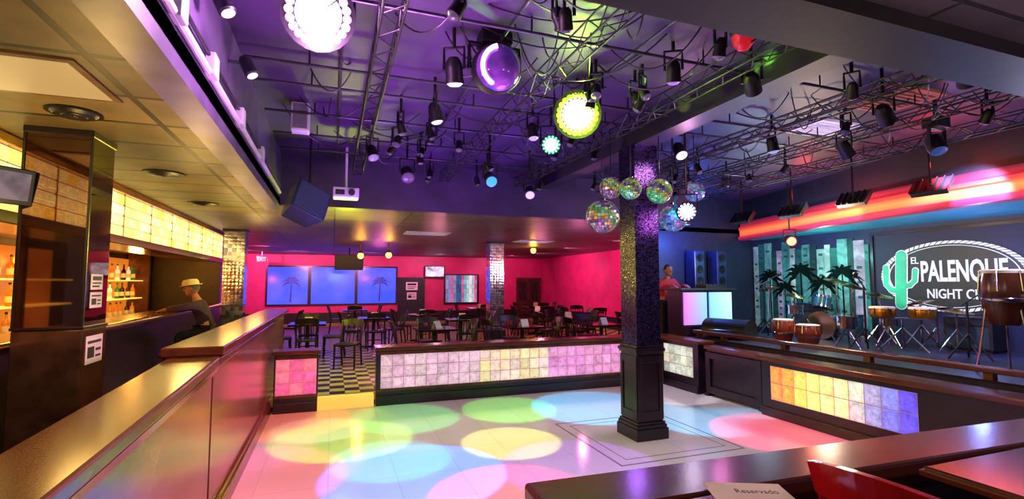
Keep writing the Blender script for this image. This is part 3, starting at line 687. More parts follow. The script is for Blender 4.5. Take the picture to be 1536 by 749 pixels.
for lab, px, py in (('pale ceiling light panel over the left of the back room', 640, 350), ('pale ceiling light panel over the right of the back room', 800, 362)):
    p = atZ(px, py, LZ); t = thing('ceiling_light', lab, 'ceiling light', p)
    MB().box(p.x-.5, p.x+.5, p.y-.3, p.y+.3, LZ-.02, LZ).build('frame', m_white, t)
    MB().box(p.x-.46, p.x+.46, p.y-.26, p.y+.26, LZ-.025, LZ-.019).build('diffuser', E('cool_diffuser', '#c8b0d8', .35), t)

# ------------------------------------------------------------------ STAGE
XW = 9.29
t = thing('stage_mural', 'mural of pale teal vertical bands with dark palms left of the sign', 'mural', (XW, 7.5, 1.7))
mb = MB(); yy = 8.95; seq = ['#b8d0c4', '#2c7468', '#74b0a4', '#164840', '#c4acc0', '#3c8c80', '#c8d8cc', '#1c5850', '#60a89c', '#123838', '#9cc4b8']; k = 0
while yy > 6.35:
    w = random.uniform(.1, .22); h = random.uniform(2.45, 2.75)
    c = seq[k % len(seq)]; k += 1
    y2 = max(6.3, yy-w)
    mb.box(XW-.02, XW, y2, yy, .8, h, col=jit(lin(c), .2))
    for z in range(int((h-.9)/.14)):
        if random.random() < .35: mb.box(XW-.024, XW-.02, y2+(yy-y2)*.25, y2+(yy-y2)*.75, .95+z*.14, 1.0+z*.14, col=jit(lin('#305a58'), .3))
    yy = y2
mb.build('vertical_band', colattr('mural_paint', .04, .6, .5, sc=5), t)
m_palm = M('dark_palm_paint', '#030c0a', '#071a15', rough=.9, spec=.1)
def palm(x, y, z0, hh, s, name='palm', par=None, mat=m_palm):
    mb = MB()
    mb.prism([(x, y-.04*s, z0), (x, y+.04*s, z0), (x, y+.06*s, z0+hh), (x, y+.0, z0+hh)], (-.003, 0, 0))
    for q in range(9):
        an = R(-30+q*30); c = V((x, y+.025*s, z0+hh)); pts_u, pts_l = [], []
        for k in range(6):
            u = k/5; rr_ = s*u; p = c+V((0, rr_*math.cos(an), rr_*math.sin(an)*.8-.4*s*u*u)); wd = s*.13*math.sin(math.pi*min(.98, u+.06))
            nr = V((0, -math.sin(an), math.cos(an)))
            pts_u.append(p+nr*wd*(1 if k % 2 else .5)); pts_l.append(p-nr*wd*(1 if k % 2 == 0 else .45))
        for k in range(5): mb.prism([pts_l[k], pts_l[k+1], pts_u[k+1], pts_u[k]], (-.002-.0003*q, 0, 0))
    return mb.build(name, mat, par)
for y, hh, s in ((8.48, .95, .4), (8.1, .7, .36), (7.7, 1.05, .46), (7.2, .8, .4), (6.8, 1.0, .42)): palm(XW-.026, y, 1.0, hh, s, 'palm_silhouette', t)
bd = thing('stage_backdrop', 'dark navy backdrop panel behind the club sign', 'backdrop', (XW, 4.5, .8))
ztop = 2.66
MB().box(XW-.02, XW, 2.0, 6.2, .8, ztop).build('panel', M('navy_backdrop', '#161c34', '#221a3a', rough=.6, scale=1.5), bd)
MB().box(XW-.05, XW, 1.95, 2.0, .8, ztop).box(XW-.05, XW, 6.2, 6.25, .8, ztop).box(XW-.05, XW, 1.95, 6.25, ztop, ztop+.05).build('frame', m_dark, bd)
XB = XW-.025
pl, pr = atX(1325, 415, XB), atX(1550, 415, XB)
yc, hw = (pl.y+pr.y)/2, (pl.y-pr.y)/2; zt, zb = atX(1440, 361, XB).z, atX(1440, 468, XB).z; zc_, hh_ = (zt+zb)/2, (zt-zb)/2
m_signback = M('sign_dark_green_grey', '#1c2826', '#121a1a', rough=.5)
m_signw = M('sign_white', '#e8ecec', '#c4cece', rough=.5, emit='#e0e8e8', es=.35, scale=18)
m_teal = M('cactus_green', '#3cc898', '#2aa87c', rough=.5, emit='#30c890', es=.3)  # white and green glow slightly to brighten a sign that is only painted
t = thing('club_sign', 'oval rope-bordered club sign with teal cactus and white lettering', 'sign', (XB, yc, zc_))
def e(an, f, k=.012): return V((XB-k, yc+hw*f*math.cos(an), zc_+hh_*f*math.sin(an)))
n = 48
mb = MB(); mb.prism([e(2*math.pi*k/n, .97, 0) for k in range(n)], (-.012, 0, 0)); mb.build('board', m_signback, t)
mb = MB(); n = 72
for k in range(n):
    a = 2*math.pi*k/n; a2 = a+2*math.pi/n*.74; sh = .06
    mb.prism([e(a, .94), e(a2, .94), e(a2+sh, 1.02), e(a+sh, 1.02)], (-.01, 0, 0))
mb.build('rope_border', m_signw, t)
mb = MB()
for k in range(n):
    a, a2 = 2*math.pi*k/n, 2*math.pi*(k+1)/n
    mb.prism([e(a, .88), e(a2, .88), e(a2, .895), e(a, .895)], (-.008, 0, 0))
mb.build('inner_line', m_signw, t)
XT = XB-.013
def txt(name, body, x0, x1, yb, yt, **k):
    a = atX(x0, yb, XT); b = atX(x1, yb, XT); c = atX((x0+x1)/2, yt, XT); cb = atX((x0+x1)/2, yb, XT)
    fit_text(name, body, (XT, a.y, cb.z), (0, -1, 0), (0, 0, 1), a.y-b.y, c.z-cb.z, m_signw, t, **k)
txt('small_word', 'EL', 1367, 1378, 396, 386)
txt('main_word', 'PALENQUE', 1383, 1515, 429, 389, bold=.025)
txt('lower_word', 'NIGHT CLUB', 1392, 1498, 449, 434, bold=.015)
def cz(px, py): p = atX(px, py, XT); return (0, p.y, p.z)
def cactus(name, mat, grow, x):
    mb = MB()
    for pts, r in (([(1353, 456), (1353, 384)], .085), ([(1353, 437), (1338, 435), (1331, 427), (1330, 402)], .046), ([(1353, 430), (1366, 428), (1373, 421), (1374, 406)], .04)):
        mb.tube([cz(*p) for p in pts], r+grow, 14); [mb.sph(cz(*p), r+grow, 14, 10) for p in pts]
    mb.bm.transform(Matrix.Translation((x, 0, 0)) @ Matrix.Diagonal((.12, 1, 1, 1)))
    return mb.build(name, mat, t, True)
cactus('cactus_outline', m_signw, .016, XT-.013); cactus('cactus', m_teal, 0, XT-.024)
# curved cornice
cp = [(8.8, 8.9), (8.5, 7.7), (8.15, 6.6), (7.85, 5.5), (7.62, 4.5), (7.5, 3.5), (7.5, 2.5), (7.65, 1.63)]
def smooth_curve(cp, n=6):
    out = []
    P = [V((x, y, 0)) for x, y in cp]
    for i in range(len(P)-1):
        p0, p1, p2, p3 = P[max(i-1, 0)], P[i], P[i+1], P[min(i+2, len(P)-1)]
        for k in range(n):
            u = k/n; out.append(.5*((2*p1)+(p2-p0)*u+(2*p0-5*p1+4*p2-p3)*u*u+(3*p1-p0-3*p2+p3)*u**3))
    out.append(P[-1]); return [(p.x, p.y) for p in out]
cp = smooth_curve(cp)
def strip(x_off, z0, z1, th):
    mb = MB()
    for (x0, y0), (x1, y1) in zip(cp, cp[1:]):
        x0 += x_off; x1 += x_off
        mb.hexa([V((x0, y0, z0)), V((x0+th, y0, z0)), V((x1+th, y1, z0)), V((x1, y1, z0)), V((x0, y0, z1)), V((x0+th, y0, z1)), V((x1+th, y1, z1)), V((x1, y1, z1))])
    return mb
t = thing('stage_cornice', 'curved stage cornice glowing red and orange over a teal-lit soffit', 'cornice', (8, 5, 0))
mb = MB()
for (x0, y0), (x1, y1) in zip(cp, cp[1:]): mb.hexa([V((x0, y0, 2.8)), V((9.29, y0, 2.8)), V((9.29, y1, 2.8)), V((x1, y1, 2.8)), V((x0, y0, 2.86)), V((9.29, y0, 2.86)), V((9.29, y1, 2.86)), V((x1, y1, 2.86))])
mb.build('soffit_board', M('teal_glow_soffit', '#3a90a8', '#24708c', rough=.4, scale=2, emit='#186c88', es=.35), t)  # teal light on the underside is put in as glow
prof = [(.02, 2.78), (-.02, 2.79), (-.02, 2.86), (.03, 2.88), (.03, 3.0), (0, 3.02), (0, 3.08), (.05, 3.1), (.05, 3.2)]
mb = MB(); rows = [[mb.bm.verts.new(V((x+px_, y, z))) for px_, z in prof]+[mb.bm.verts.new(V((x+.14, y, 3.2))), mb.bm.verts.new(V((x+.14, y, 2.78)))] for x, y in cp]
for a_, b_ in zip(rows, rows[1:]):
    nn = len(a_)
    for k in range(nn): mb._f([a_[k], a_[(k+1) % nn], b_[(k+1) % nn], b_[k]])
mb._f(rows[0]); mb._f(rows[-1][::-1])
mb.build('glowing_cove', ramp_emit('cove_glow', 2, 2.78, 3.2, ((0, '#7a1030'), (.2, '#c83048'), (.26, '#f06838'), (.45, '#ff8040'), (.58, '#e84830'), (.72, '#b82838'), (1, '#481024')), .72), t)
strip(.14, 3.2, CZ, .08).build('bulkhead', m_soffk, t)
ST = .8
def tripod(t, p, top, r=.3, mat=m_chrome):
    p = V(p)
    MB().cyl(p+V((0, 0, .12)), p+V((0, 0, top)), .015).build('pole', mat, t)
    for k in range(3):
        a = R(30+120*k); MB().tube([p+V((0, 0, .34)), p+V((r*math.cos(a), r*math.sin(a), .013))], .013, 8).build('leg', mat, t)
def mic(label, px, py, topz, boom=1):
    p = atZ(px, py, ST); t = thing('microphone_stand', label, 'microphone stand', p)
    tripod(t, p, topz, .25, m_blackm)
    a = p+V((0, 0, topz)); b = a+V((-.3*boom, -.1, .18))
    MB().tube([a-(b-a)*.3, b], .009, 8).build('boom', m_blackm, t); MB().sph(b, .035).build('microphone', m_black, t, True)
mic('black microphone stand left of the timbales', 1300, 527, .95); mic('black microphone stand beside the raised dark conga', 1455, 540, .75, -1); mic('black microphone stand at the left of the stage', 1148, 506, 1.0, -1)
def cymbal(label, px, py, top, r, tilt):
    p = atZ(px, py, ST); t = thing('cymbal', label, 'cymbal', p); tripod(t, p, top, .24)
    m = Matrix.Translation(p+V((0, 0, top))) @ Matrix.Rotation(R(tilt), 4, 'X')
    MB().lathe([(r, -.012), (r, -.009), (.06, .012), (.035, .03), (.001, .034)], 28, m).build('plate', m_brass, t, True)
cymbal('brass cymbal on a chrome stand left of the timbales', 1322, 515, .8, .2, 14); cymbal('low brass cymbal on a chrome stand right of the timbales', 1408, 526, .62, .2, -12)
cymbal('small brass cymbal right of the bass drum', 1282, 512, .95, .18, 18); cymbal('brass cymbal at the left edge of the drum kit', 1156, 508, .9, .18, -15); cymbal('tall brass cymbal between bass drum and palm mural', 1258, 508, 1.05, .2, 12)
cymbal('brass cymbal behind the right end of the timbales', 1384, 520, .7, .18, -16); cymbal('brass cymbal low beside the front red drums', 1194, 508, .78, .18, 16); cymbal('brass cymbal alone at the right rear of the stage', 1438, 530, .6, .2, 10)
m_gold = M('gold_drum_shell', '#c88c28', '#946018', rough=.2, metal=.85)
m_head = M('drum_head', '#ece4d4', '#d8ccb8', rough=.5)
m_headd = M('black_drum_head', '#2a2a30', '#1c1c22', rough=.35)
def timb(label, px, py, zt, shell, r=.155):
    p = atZ(px, py, ST)
    t = thing('timbales', label, 'drums', p); tripod(t, p, zt, .34)
    MB().cyl(p+V((-.2, .2, zt)), p+V((.2, -.2, zt)), .016).build('crossbar', m_chrome, t)
    for s in (-1, 1):
        q = p+V((s*.17, -s*.17, zt+.01)); mt = Matrix.Translation(q)
        sh = MB().lathe([(r, 0), (r+.002, .005), (r+.002, .14), (r, .145)], 24, mt).build('shell', shell, t, True)
        MB().lathe([(r+.008, .13), (r+.008, .155), (r-.005, .16), (0.001, .155)], 24, mt).build('drum_head', m_head, sh, True)
        for k in range(6): a = R(60*k); MB().cyl(q+V(((r+.01)*math.cos(a), (r+.01)*math.sin(a), .03)), q+V(((r+.01)*math.cos(a), (r+.01)*math.sin(a), .145)), .007, n=6).build('tuning_lug', m_chrome, sh)
timb('pair of golden timbales on a chrome tripod stand', 1356, 527, .48, m_gold)
def conga(label, p, z0, h, r, wood, legs=True):
    p = V(p); t = thing('conga_drum', label, 'drum', p)
    mt = Matrix.Translation((p.x, p.y, z0))
    MB().lathe([(r*.66, 0), (r*.8, h*.2), (r*.98, h*.5), (r, h*.65), (r*.93, h*.88), (r*.86, h)], 26, mt).build('shell', wood, t, True)
    MB().lathe([(r*.9, h*.95), (r*.93, h), (r*.85, h*1.02), (.001, h*1.015)], 26, mt).build('drum_head', m_head, t, True)
    MB().lathe([(r*.985, h*.42), (r*1.01, h*.43), (r*1.015, h*.49), (r*.99, h*.5)], 26, mt).build('metal_band', m_chrome, t, True)
    for k in range(6):
        a = R(60*k+15); MB().tube([V((p.x+r*.95*math.cos(a), p.y+r*.95*math.sin(a), z0+h*.99)), V((p.x+r*1.04*math.cos(a), p.y+r*1.04*math.sin(a), z0+h*.62))], .009, 6).build('tuning_lug', m_chrome, t)
    if legs:
        for k in range(3):
            a = R(120*k+20); MB().tube([V((p.x+r*.8*math.cos(a), p.y+r*.8*math.sin(a), z0+h*.3)), V((p.x+r*1.0*math.cos(a), p.y+r*1.0*math.sin(a), z0-.1)), V((p.x+r*1.35*math.cos(a), p.y+r*1.35*math.sin(a), ST))], .012, 8).build('leg', m_chrome, t)
    return t
m_cong = M('dark_conga_wood', '#5a2c1a', '#34150c', rough=.2, scale=4)
m_cong2 = M('brown_red_drum_wood', '#8a3422', '#541e12', rough=.25, scale=4)
conga('large dark conga on a raised stand at the right of the stage', (7.0, 3.32, ST), 1.34, .6, .2, m_cong)
conga('second dark conga partly cut off at the far right stage edge', (7.3, 2.75, ST), 1.0, .62, .2, m_cong)
p = atZ(1176, 516, ST); conga('short brown-red drum at the left of the stage front pair', p, ST, .4, .16, m_cong2, False)
p = atZ(1213, 520, ST); conga('short brown-red drum right of the front pair on stage', p, ST, .34, .18, m_cong2, False)
def aimm(loc, to):
    q = (V(to)-V(loc)).to_track_quat('-Z', 'Y'); return Matrix.Translation(loc) @ q.to_matrix().to_4x4()
def drum_h(name, label, p, r, d, aim, shell, stand, head=None):
    p = V(p); t = thing(name, label, 'drum', (p.x, p.y, ST)); m = aimm(p, p+V(aim))
    MB().lathe([(r, -d/2), (r, d/2)], 28, m).build('shell', shell, t, True)
    MB().lathe([(r*.97, -d/2-.004), (.001, -d/2-.005)], 28, m).build('drum_head', head or m_head, t, True)
    MB().lathe([(r*1.03, -d/2-.015), (r*1.03, -d/2+.02), (r*.97, -d/2+.02), (r*.97, -d/2-.012)], 28, m).build('hoop', m_chrome, t, True)
    MB().lathe([(r*1.03, d/2-.02), (r*1.03, d/2+.015), (r*.97, d/2+.015)], 28, m).build('hoop', m_chrome, t, True)
    for s in stand: MB().tube([p+V(s[0]), V((p.x+s[1][0], p.y+s[1][1], ST+.005))], .012, 8).build('leg', m_chrome, t)
m_shell = M('sparkle_drum_shell', '#2c5a60', '#183a40', rough=.15, scale=40)
g = atZ(1230, 509, ST)
drum_h('bass_drum', 'bass drum with black head behind the brown-red drums', (g.x+.15, g.y, ST+.25), .24, .36, (-1, -.25, 0), m_shell, (((-.1, .17, -.12), (-.25, .36)), ((-.1, -.17, -.12), (-.25, -.36))), m_headd)
drum_h('rack_tom', 'small tom drum mounted over the bass drum', (g.x+.12, g.y+.02, ST+.65), .14, .18, (.35, .05, 1), m_shell, (((0, 0, -.1), (.42, .1)),))
drum_h('floor_tom', 'floor tom drum right of the bass drum', (g.x+.05, g.y-.55, ST+.3), .17, .32, (0, 0, 1), m_shell, (((.17, 0, .1), (.19, 0)), ((-.09, .15, .1), (-.1, .16)), ((-.09, -.15, .1), (-.1, -.16))))
drum_h('snare_drum', 'chrome snare drum left of the bass drum on thin legs', (g.x+.1, g.y+.58, ST+.5), .16, .14, (0, 0, 1), m_chrome, (((0, 0, -.06), (.2, .1)), ((0, 0, -.06), (-.2, .1)), ((0, 0, -.06), (0, -.22))))
p = atZ(1334, 521, ST); drum_h('snare_drum', 'small chrome drum on thin legs just left of the timbales', (p.x, p.y, ST+.42), .13, .14, (0, 0, 1), m_chrome, (((0, 0, -.06), (.16, .1)), ((0, 0, -.06), (-.16, .1)), ((0, 0, -.06), (0, -.18))))
p = atZ(1272, 523, ST); drum_h('snare_drum', 'small chrome drum on thin legs left of the microphone stand', (p.x, p.y, ST+.4), .14, .16, (0, 0, 1), m_chrome, (((0, 0, -.07), (.18, .1)), ((0, 0, -.07), (-.18, .1)), ((0, 0, -.07), (0, -.2))))
def amp(label, p, w, d, h, rz=0):
    t = thing('amplifier', label, 'amplifier', p, rz)
    MB().box(-w/2, w/2, -d/2, d/2, .03, h).build('cabinet', m_black, t, bevel=.015, local=True)
    MB().box(-w/2-.004, -w/2, -d/2+.04, d/2-.04, .06, h*.72).build('grille', M('speaker_cloth', '#2e3238', '#202428', rough=.9, scale=60), t, local=True)
    MB().box(-w/2-.006, -w/2, -d/2+.04, d/2-.04, h*.78, h*.93).build('control_panel', m_steel, t, local=True)
    MB().tube([(0, -.1, h), (0, -.1, h+.03), (0, .1, h+.03), (0, .1, h)], .01, 6).build('handle', m_black, t, local=True)
    MB().box(-w/2+.03, w/2-.03, -d/2+.03, d/2-.03, 0, .03).build('foot', m_black, t, local=True)
amp('black guitar amplifier at the back beside the palm mural', V((8.95, 7.2, ST)), .3, .6, .6)
amp('black floor amplifier before the club sign', V((8.95, 4.6, ST)), .35, .6, .5)
p = atZ(1086, 508, ST)+V((.12, 0, 0))
t = thing('equipment_case', 'black round-lidded equipment case at the stage corner', 'equipment case', p, R(20))
pr_ = [(.26*math.cos(R(k*15)), 0, .15+.2*math.sin(R(k*15))) for k in range(13)]
MB().prism([(x, -.4, z) for x, _, z in pr_], (0, .8, 0)).build('lid', m_blackm, t, True, local=True)
MB().box(-.26, .26, -.4, .4, .03, .15).build('tray', m_black, t, bevel=.01, local=True)
MB().tube([(-.27, -.2, .13), (-.32, -.2, .16), (-.32, .2, .16), (-.27, .2, .13)], .012, 8).build('handle', m_chrome, t, local=True)
for sx in (-.2, .2):
    for sy in (-.32, .32): MB().cyl((sx, sy, 0), (sx, sy, .03), .03).build('foot', m_black, t, local=True)
t = thing('dj_booth', 'disc jockey booth with glowing blue and pink front panel', 'booth', (6.87, 8.0, .45))
MB().box(6.25, 7.5, 7.72, 8.2, .45, .98).box(6.25, 7.5, 7.8, 8.2, .98, 1.66).build('body', m_dark, t)
mdj = ramp_emit('booth_glow', 0, -.65, .65, ((0, '#d060d0'), (.5, '#70b8f8'), (1, '#a8dcf8')), .95)
MB().box(6.3, 6.84, 7.77, 7.8, 1.0, 1.62).build('light_panel', mdj, t); MB().box(6.91, 7.45, 7.77, 7.8, 1.0, 1.62).build('light_panel', mdj, t)
MB().box(6.2, 7.55, 7.72, 8.25, 1.66, 1.7).build('top', m_black, t, bevel=.006)
t = thing('dj_mixer', 'black mixing desk lying on the glowing booth', 'mixer', (7.1, 8.0, 1.7))
MB().box(6.9, 7.4, 7.85, 8.15, 1.7, 1.77).build('case', m_black, t, bevel=.006)
for k in range(5): MB().cyl((6.97+k*.09, 8.0, 1.77), (6.97+k*.09, 8.0, 1.79), .02).build('knob', m_steel, t)
for lab, x in (('tall slim blue-lit loudspeaker left of pair behind the booth', 7.45), ('tall slim blue-lit loudspeaker right of pair behind the booth', 8.05)):
    t = thing('loudspeaker', lab, 'loudspeaker', (x, 8.8, .45))
    MB().box(x-.13, x+.13, 8.65, 8.95, .45, 2.5).build('cabinet', M('blue_lit_cabinet', '#283468', '#1c2450', rough=.3), t, bevel=.015)  # blue light is put into the cabinet colour
    for z in (1.6, 1.85, 2.1, 2.35):
        MB().lathe([(.085, 0), (.09, .01), (.07, .014), (.02, -.0), (.02, .014), (0.001, .02)], 20, Matrix.Translation((x, 8.65, z)) @ Matrix.Rotation(R(90), 4, 'X')).build('driver', m_blackm, t, True)

# ------------------------------------------------------------------ CEILING RIG
def par(label, loc, to, col, es, size=.1, ln=None, name='stage_light', petals=None, group=None):
    loc = V(loc); m = aimm(loc, to); t = thing(name, label, 'stage light', loc, 0, group); r = size; ln = ln or r*2.6
    MB().lathe([(r*.55, ln), (r*.9, ln*.8), (r, ln*.5), (r, .02), (r*1.08, 0), (r*1.08, -.02), (r*.95, -.02)], 20, m).build('can', m_blackm, t, True)
    if petals:  # white core and added lens ring mimic the lamp's coloured glare
        cnt, cols, pes = petals
        for k in range(cnt):
            a = 2*math.pi*k/cnt; c_ = cols[k % len(cols)]
            MB().lathe([(r*.14, -.018), (r*.1, -.03), (.001, -.036)], 10, m @ Matrix.Translation((r*.82*math.cos(a), r*.82*math.sin(a), 0))).build('lens', E('petal_%s' % c_.strip('#'), c_, pes), t, True)
        MB().lathe([(r*.66, -.02), (r*.5, -.05), (.001, -.07)], 22, m).build('lens', E('centre_%s' % col.strip('#'), col, es), t, True)
    else:
        MB().lathe([(r*.93, -.018), (r*.6, -.035), (.001, -.042)], 20, m).build('lens', E('lens_%s' % col.strip('#'), col, es), t, True)
    mid = m @ V((0, 0, ln*.5)); side_ = (m.to_3x3() @ V((1, 0, 0))); a = mid+side_*(r+.012); b = mid-side_*(r+.012); top = V((mid.x, mid.y, min(CZ-.02, mid.z+r+.1)))
    MB().tube([a, a+V((0, 0, .06)), V((a.x, a.y, top.z)), V((b.x, b.y, top.z)), b+V((0, 0, .06)), b], .011, 6).build('yoke', m_blackm, t)
    MB().cyl(top, (top.x, top.y, CZ), .014).build('stem', m_blackm, t)
    return t
par('bright white-violet light with an added lens ring nearest the left soffit', (-.12, 3.1, 3.42), (0, 0, 1.9), '#fff4ff', 40, .2, .22, 'effect_light', (22, ['#f0b0ff', '#e080ff'], 4))
par('bright yellow-green light with an added lens ring over the centre of the dance floor', (2.04, 3.9, 3.32), (.2, .3, 1.9), '#ffffd8', 40, .2, .24, 'effect_light', (22, ['#c8ff30', '#88f028', '#fff040'], 2.5))
par('small bright green light with an added lens ring just below the yellow-green one', (2.12, 4.65, 3.25), (.2, .5, 1.8), '#d8ffe8', 30, .1, .14, 'effect_light', (14, ['#50ff88', '#40f8b0'], 3.5))
par('pink and blue light with an added lens ring among the mirror balls', atY(1030, 318, 4.75), (.5, .5, 1.9), '#ffe8ff', 30, .11, .14, 'effect_light', (14, ['#ffa0e8', '#90c8ff'], 3.5))
pars = [
 ('silver par light pointing down beside the scanner', atZ(682, 122, 3.3), (1.2, 4.2, 0), '#fff0f8', 3, .065),
 ('par light behind the silver one over the dance floor', atZ(655, 180, 3.3), (1.6, 4.4, 0), '#e8d0ff', 2, .06),
 ('blue-lensed par light over the back of the dance floor', atZ(737, 272, 3.05), (1.5, 1.5, .5), '#3080ff', 2.5, .075),
 ('dim par light near the back soffit', atZ(612, 266, 3.15), (1, 3, 0), '#604080', 1, .08),
 ('par light left of the mirror balls', atZ(795, 292, 3.05), (1.5, 3, 0), '#d0b0e8', 1.5, .07),
 ('violet-white par light right of the beam', atZ(1022, 232, 3.3), (3.5, 3, 1), '#e0c0ff', 5, .07),
 ('white par light over the stage front', atZ(1272, 232, 3.25), (7.5, 4, 1), '#ffffff', 3, .07),
 ('dark par light at the far right of the rig', atZ(1452, 122, 3.3), (7, 3, 1), '#8070a0', 1, .065),
 ('glowing red par light under the left end of the cornice', atX(1187, 362, 8.0), (6, 4, 1.5), '#ff3020', 30, .09),
 ('dark par light near the ceiling grilles', atZ(1130, 135, 3.35), (6, 5, 1), '#6050a0', 1, .06),
 ('black par light over the right of the stage rail', atZ(1330, 180, 3.25), (8, 4, 1), '#50b0d0', 1.5, .065),
 ('small par light in the left bay before the back soffit', atZ(560, 235, 3.25), (1, 4, 0), '#a080d0', 1, .06),
 ('small par light between scanner and yellow-green light', atZ(800, 205, 3.3), (2, 4, 0), '#c0a0e0', 1.2, .055),
 ('small dark par light in the right bay behind the beam', atZ(1160, 225, 3.3), (5, 4, 0), '#8090d0', 1, .06),
 ('small violet par light next to the front of the beam', atZ(1010, 120, 3.4), (3, 4, 0), '#a060d0', 1.2, .055)]
for a in pars: par(*a)
rp = random.Random(11)
for k in range(46):
    x = rp.choice([.62, 1.0, 1.32, 2.05, 2.5, 3.1, 4.05, 4.75, 5.15, 5.75, 6.2]); y = rp.choice([2.75, 3.6, 4.9, 5.4, 6.1, 6.6, 7.3])+rp.uniform(-.1, .1); z = rp.uniform(3.32, 3.44)
    par('small dark par can amid the ceiling trusses', (x, y, z), (x+rp.uniform(-.6, .6), y+rp.uniform(-.6, .6), z-1), rp.choice(['#5c4080', '#80609c', '#403068']), .4, .042, group='small dark par cans amid the trusses')
for lab, px, py in (('flat black flood light nearest the right edge before the cornice', 1398, 282), ('flat black flood light in the middle before the cornice', 1282, 300), ('flat black flood light toward the left before the cornice', 1190, 318), ('flat black flood light farthest left before the cornice', 1115, 328)):
    p = atX(px, py, 7.1); t = thing('flood_light', lab, 'flood light', p); m = aimm(p, p+V((1, .1, -.9)))
    MB().box(-.2, .2, -.13, .13, -.02, .05, m).build('housing', m_black, t, bevel=.01)
    MB().box(-.17, .17, -.1, .1, -.025, -.019, m).build('lens', E('dim_flood', '#304860', .4), t)
    MB().cyl(m @ V((0, 0, .05)), ((m @ V((0, 0, .05))).x, (m @ V((0, 0, .05))).y, CZ), .013).build('stem', m_blackm, t)
    mb = MB(); [mb.box(-.2+.08*k, -.19+.08*k, -.13, .13, .05, .07, m) for k in range(6)]; mb.build('heat_fin', m_black, t)
p = V((1.12, 3.4, 3.4)); m = aimm(p, p+V((-.05, -1, -.25)))
t = thing('moving_light', 'large round scanner light with pink and violet lens', 'stage light', p)
MB().lathe([(.05, .22), (.15, .2), (.185, .1), (.185, 0), (.175, -.02)], 28, m).build('head', m_blackm, t, True)
MB().lathe([(.17, -.02), (.15, -.07), (.1, -.11), (.05, -.13), (.001, -.135)], 28, m).build('lens', M('iridescent_lens', '#a060c0', '#203070', rough=.03, scale=7, emit='#6030a0', es=.25, metal=.6), t, True)
MB().tube([m @ V((.14*math.cos(R(-60+k*7)), .14*math.sin(R(-60+k*7)), -.1)) for k in range(20)], .018, 8).build('glowing_arc', E('arc_glow', '#f8a0ff', 4), t, True)
MB().tube([p+V((-.2, .08, 0)), p+V((-.2, .08, .2)), p+V((.2, .08, .2)), p+V((.2, .08, 0))], .02, 8).build('yoke', m_blackm, t)
MB().box(p.x-.12, p.x+.12, p.y-.0, p.y+.18, p.z+.2, CZ).build('base', m_blackm, t, bevel=.01)
p = atZ(1406, 222, 3.2); t = thing('moving_light', 'black moving head light hanging above the stage front', 'stage light', p)
m = aimm(p, p+V((-.3, -.5, -1)))
MB().lathe([(.05, .16), (.08, .13), (.085, 0), (.075, -.05)], 20, m).build('head', m_black, t, True)
MB().lathe([(.07, -.05), (.001, -.065)], 20, m).build('lens', E('blue_dim_lens', '#4060c0', .4), t, True)
MB().tube([p+V((-.12, 0, 0)), p+V((-.12, 0, .2)), p+V((.12, 0, .2)), p+V((.12, 0, 0))], .02, 8).build('yoke', m_black, t)
MB().box(p.x-.1, p.x+.1, p.y-.08, p.y+.08, p.z+.2, p.z+.32).build('base', m_black, t, bevel=.01)
MB().cyl(p+V((0, 0, .32)), (p.x, p.y, CZ), .02).build('stem', m_blackm, t)
# mirror balls
m_tilem = colattr('mirror_ball_glint_tile', .36, .06, .9, .92)  # tile colours and glow paint reflected club lights onto the balls
m_gap = M('mirror_ball_gap', '#201828', '#140e1a', rough=.5)
def ball(label, c, r, pal):
    c = V(c); t = thing('mirror_ball', label, 'mirror ball', c, 0, 'mirror balls by the column')
    mb = MB(); cl = mb.bm.loops.layers.float_color.new('Col')
    bmesh.ops.create_uvsphere(mb.bm, u_segments=30, v_segments=17, radius=r, matrix=Matrix.Translation(c))
    fs = mb.bm.faces[:]; bmesh.ops.inset_individual(mb.bm, faces=fs, thickness=r*.013, depth=r*.006)
    inner = set(fs)
    for f in mb.bm.faces:
        f.material_index = 0 if f in inner else 1
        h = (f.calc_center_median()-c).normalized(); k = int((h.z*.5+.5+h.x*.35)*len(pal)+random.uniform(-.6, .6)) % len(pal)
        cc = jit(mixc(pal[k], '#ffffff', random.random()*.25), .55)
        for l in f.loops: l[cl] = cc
    mb.build('ball', [m_tilem, m_gap], t)
    MB().lathe([(r*.22, r*.96), (r*.2, r*1.08), (r*.08, r*1.14)], 14, Matrix.Translation(c)).build('cap', m_chrome, t, True)
    zt_ = BZ if 3.36 < c.x < 3.62 else CZ
    MB().cyl(c+V((0, 0, r*1.1)), (c.x, c.y, zt_), .006).build('cord', m_steel, t)
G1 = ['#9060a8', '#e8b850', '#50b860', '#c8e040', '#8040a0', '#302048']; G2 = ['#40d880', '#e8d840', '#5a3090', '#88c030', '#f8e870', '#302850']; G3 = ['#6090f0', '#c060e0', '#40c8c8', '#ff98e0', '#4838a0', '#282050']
for lab, px, py, Y, r, pal in (('largest mirror ball hanging lowest left of the column', 904, 325, 4.9, .19, G1), ('mirror ball above the largest one left of the column', 916, 282, 5.2, .135, G1), ('mirror ball directly before the column top', 946, 283, 4.6, .12, G2),
                          ('mirror ball just right of the column top', 989, 287, 4.6, .14, G2), ('small mirror ball farthest right of the cluster', 1042, 288, 5.0, .125, G3), ('large mirror ball low on the right of the column', 1010, 327, 5.15, .175, G3)):
    ball(lab, atY(px, py, Y), r, pal)
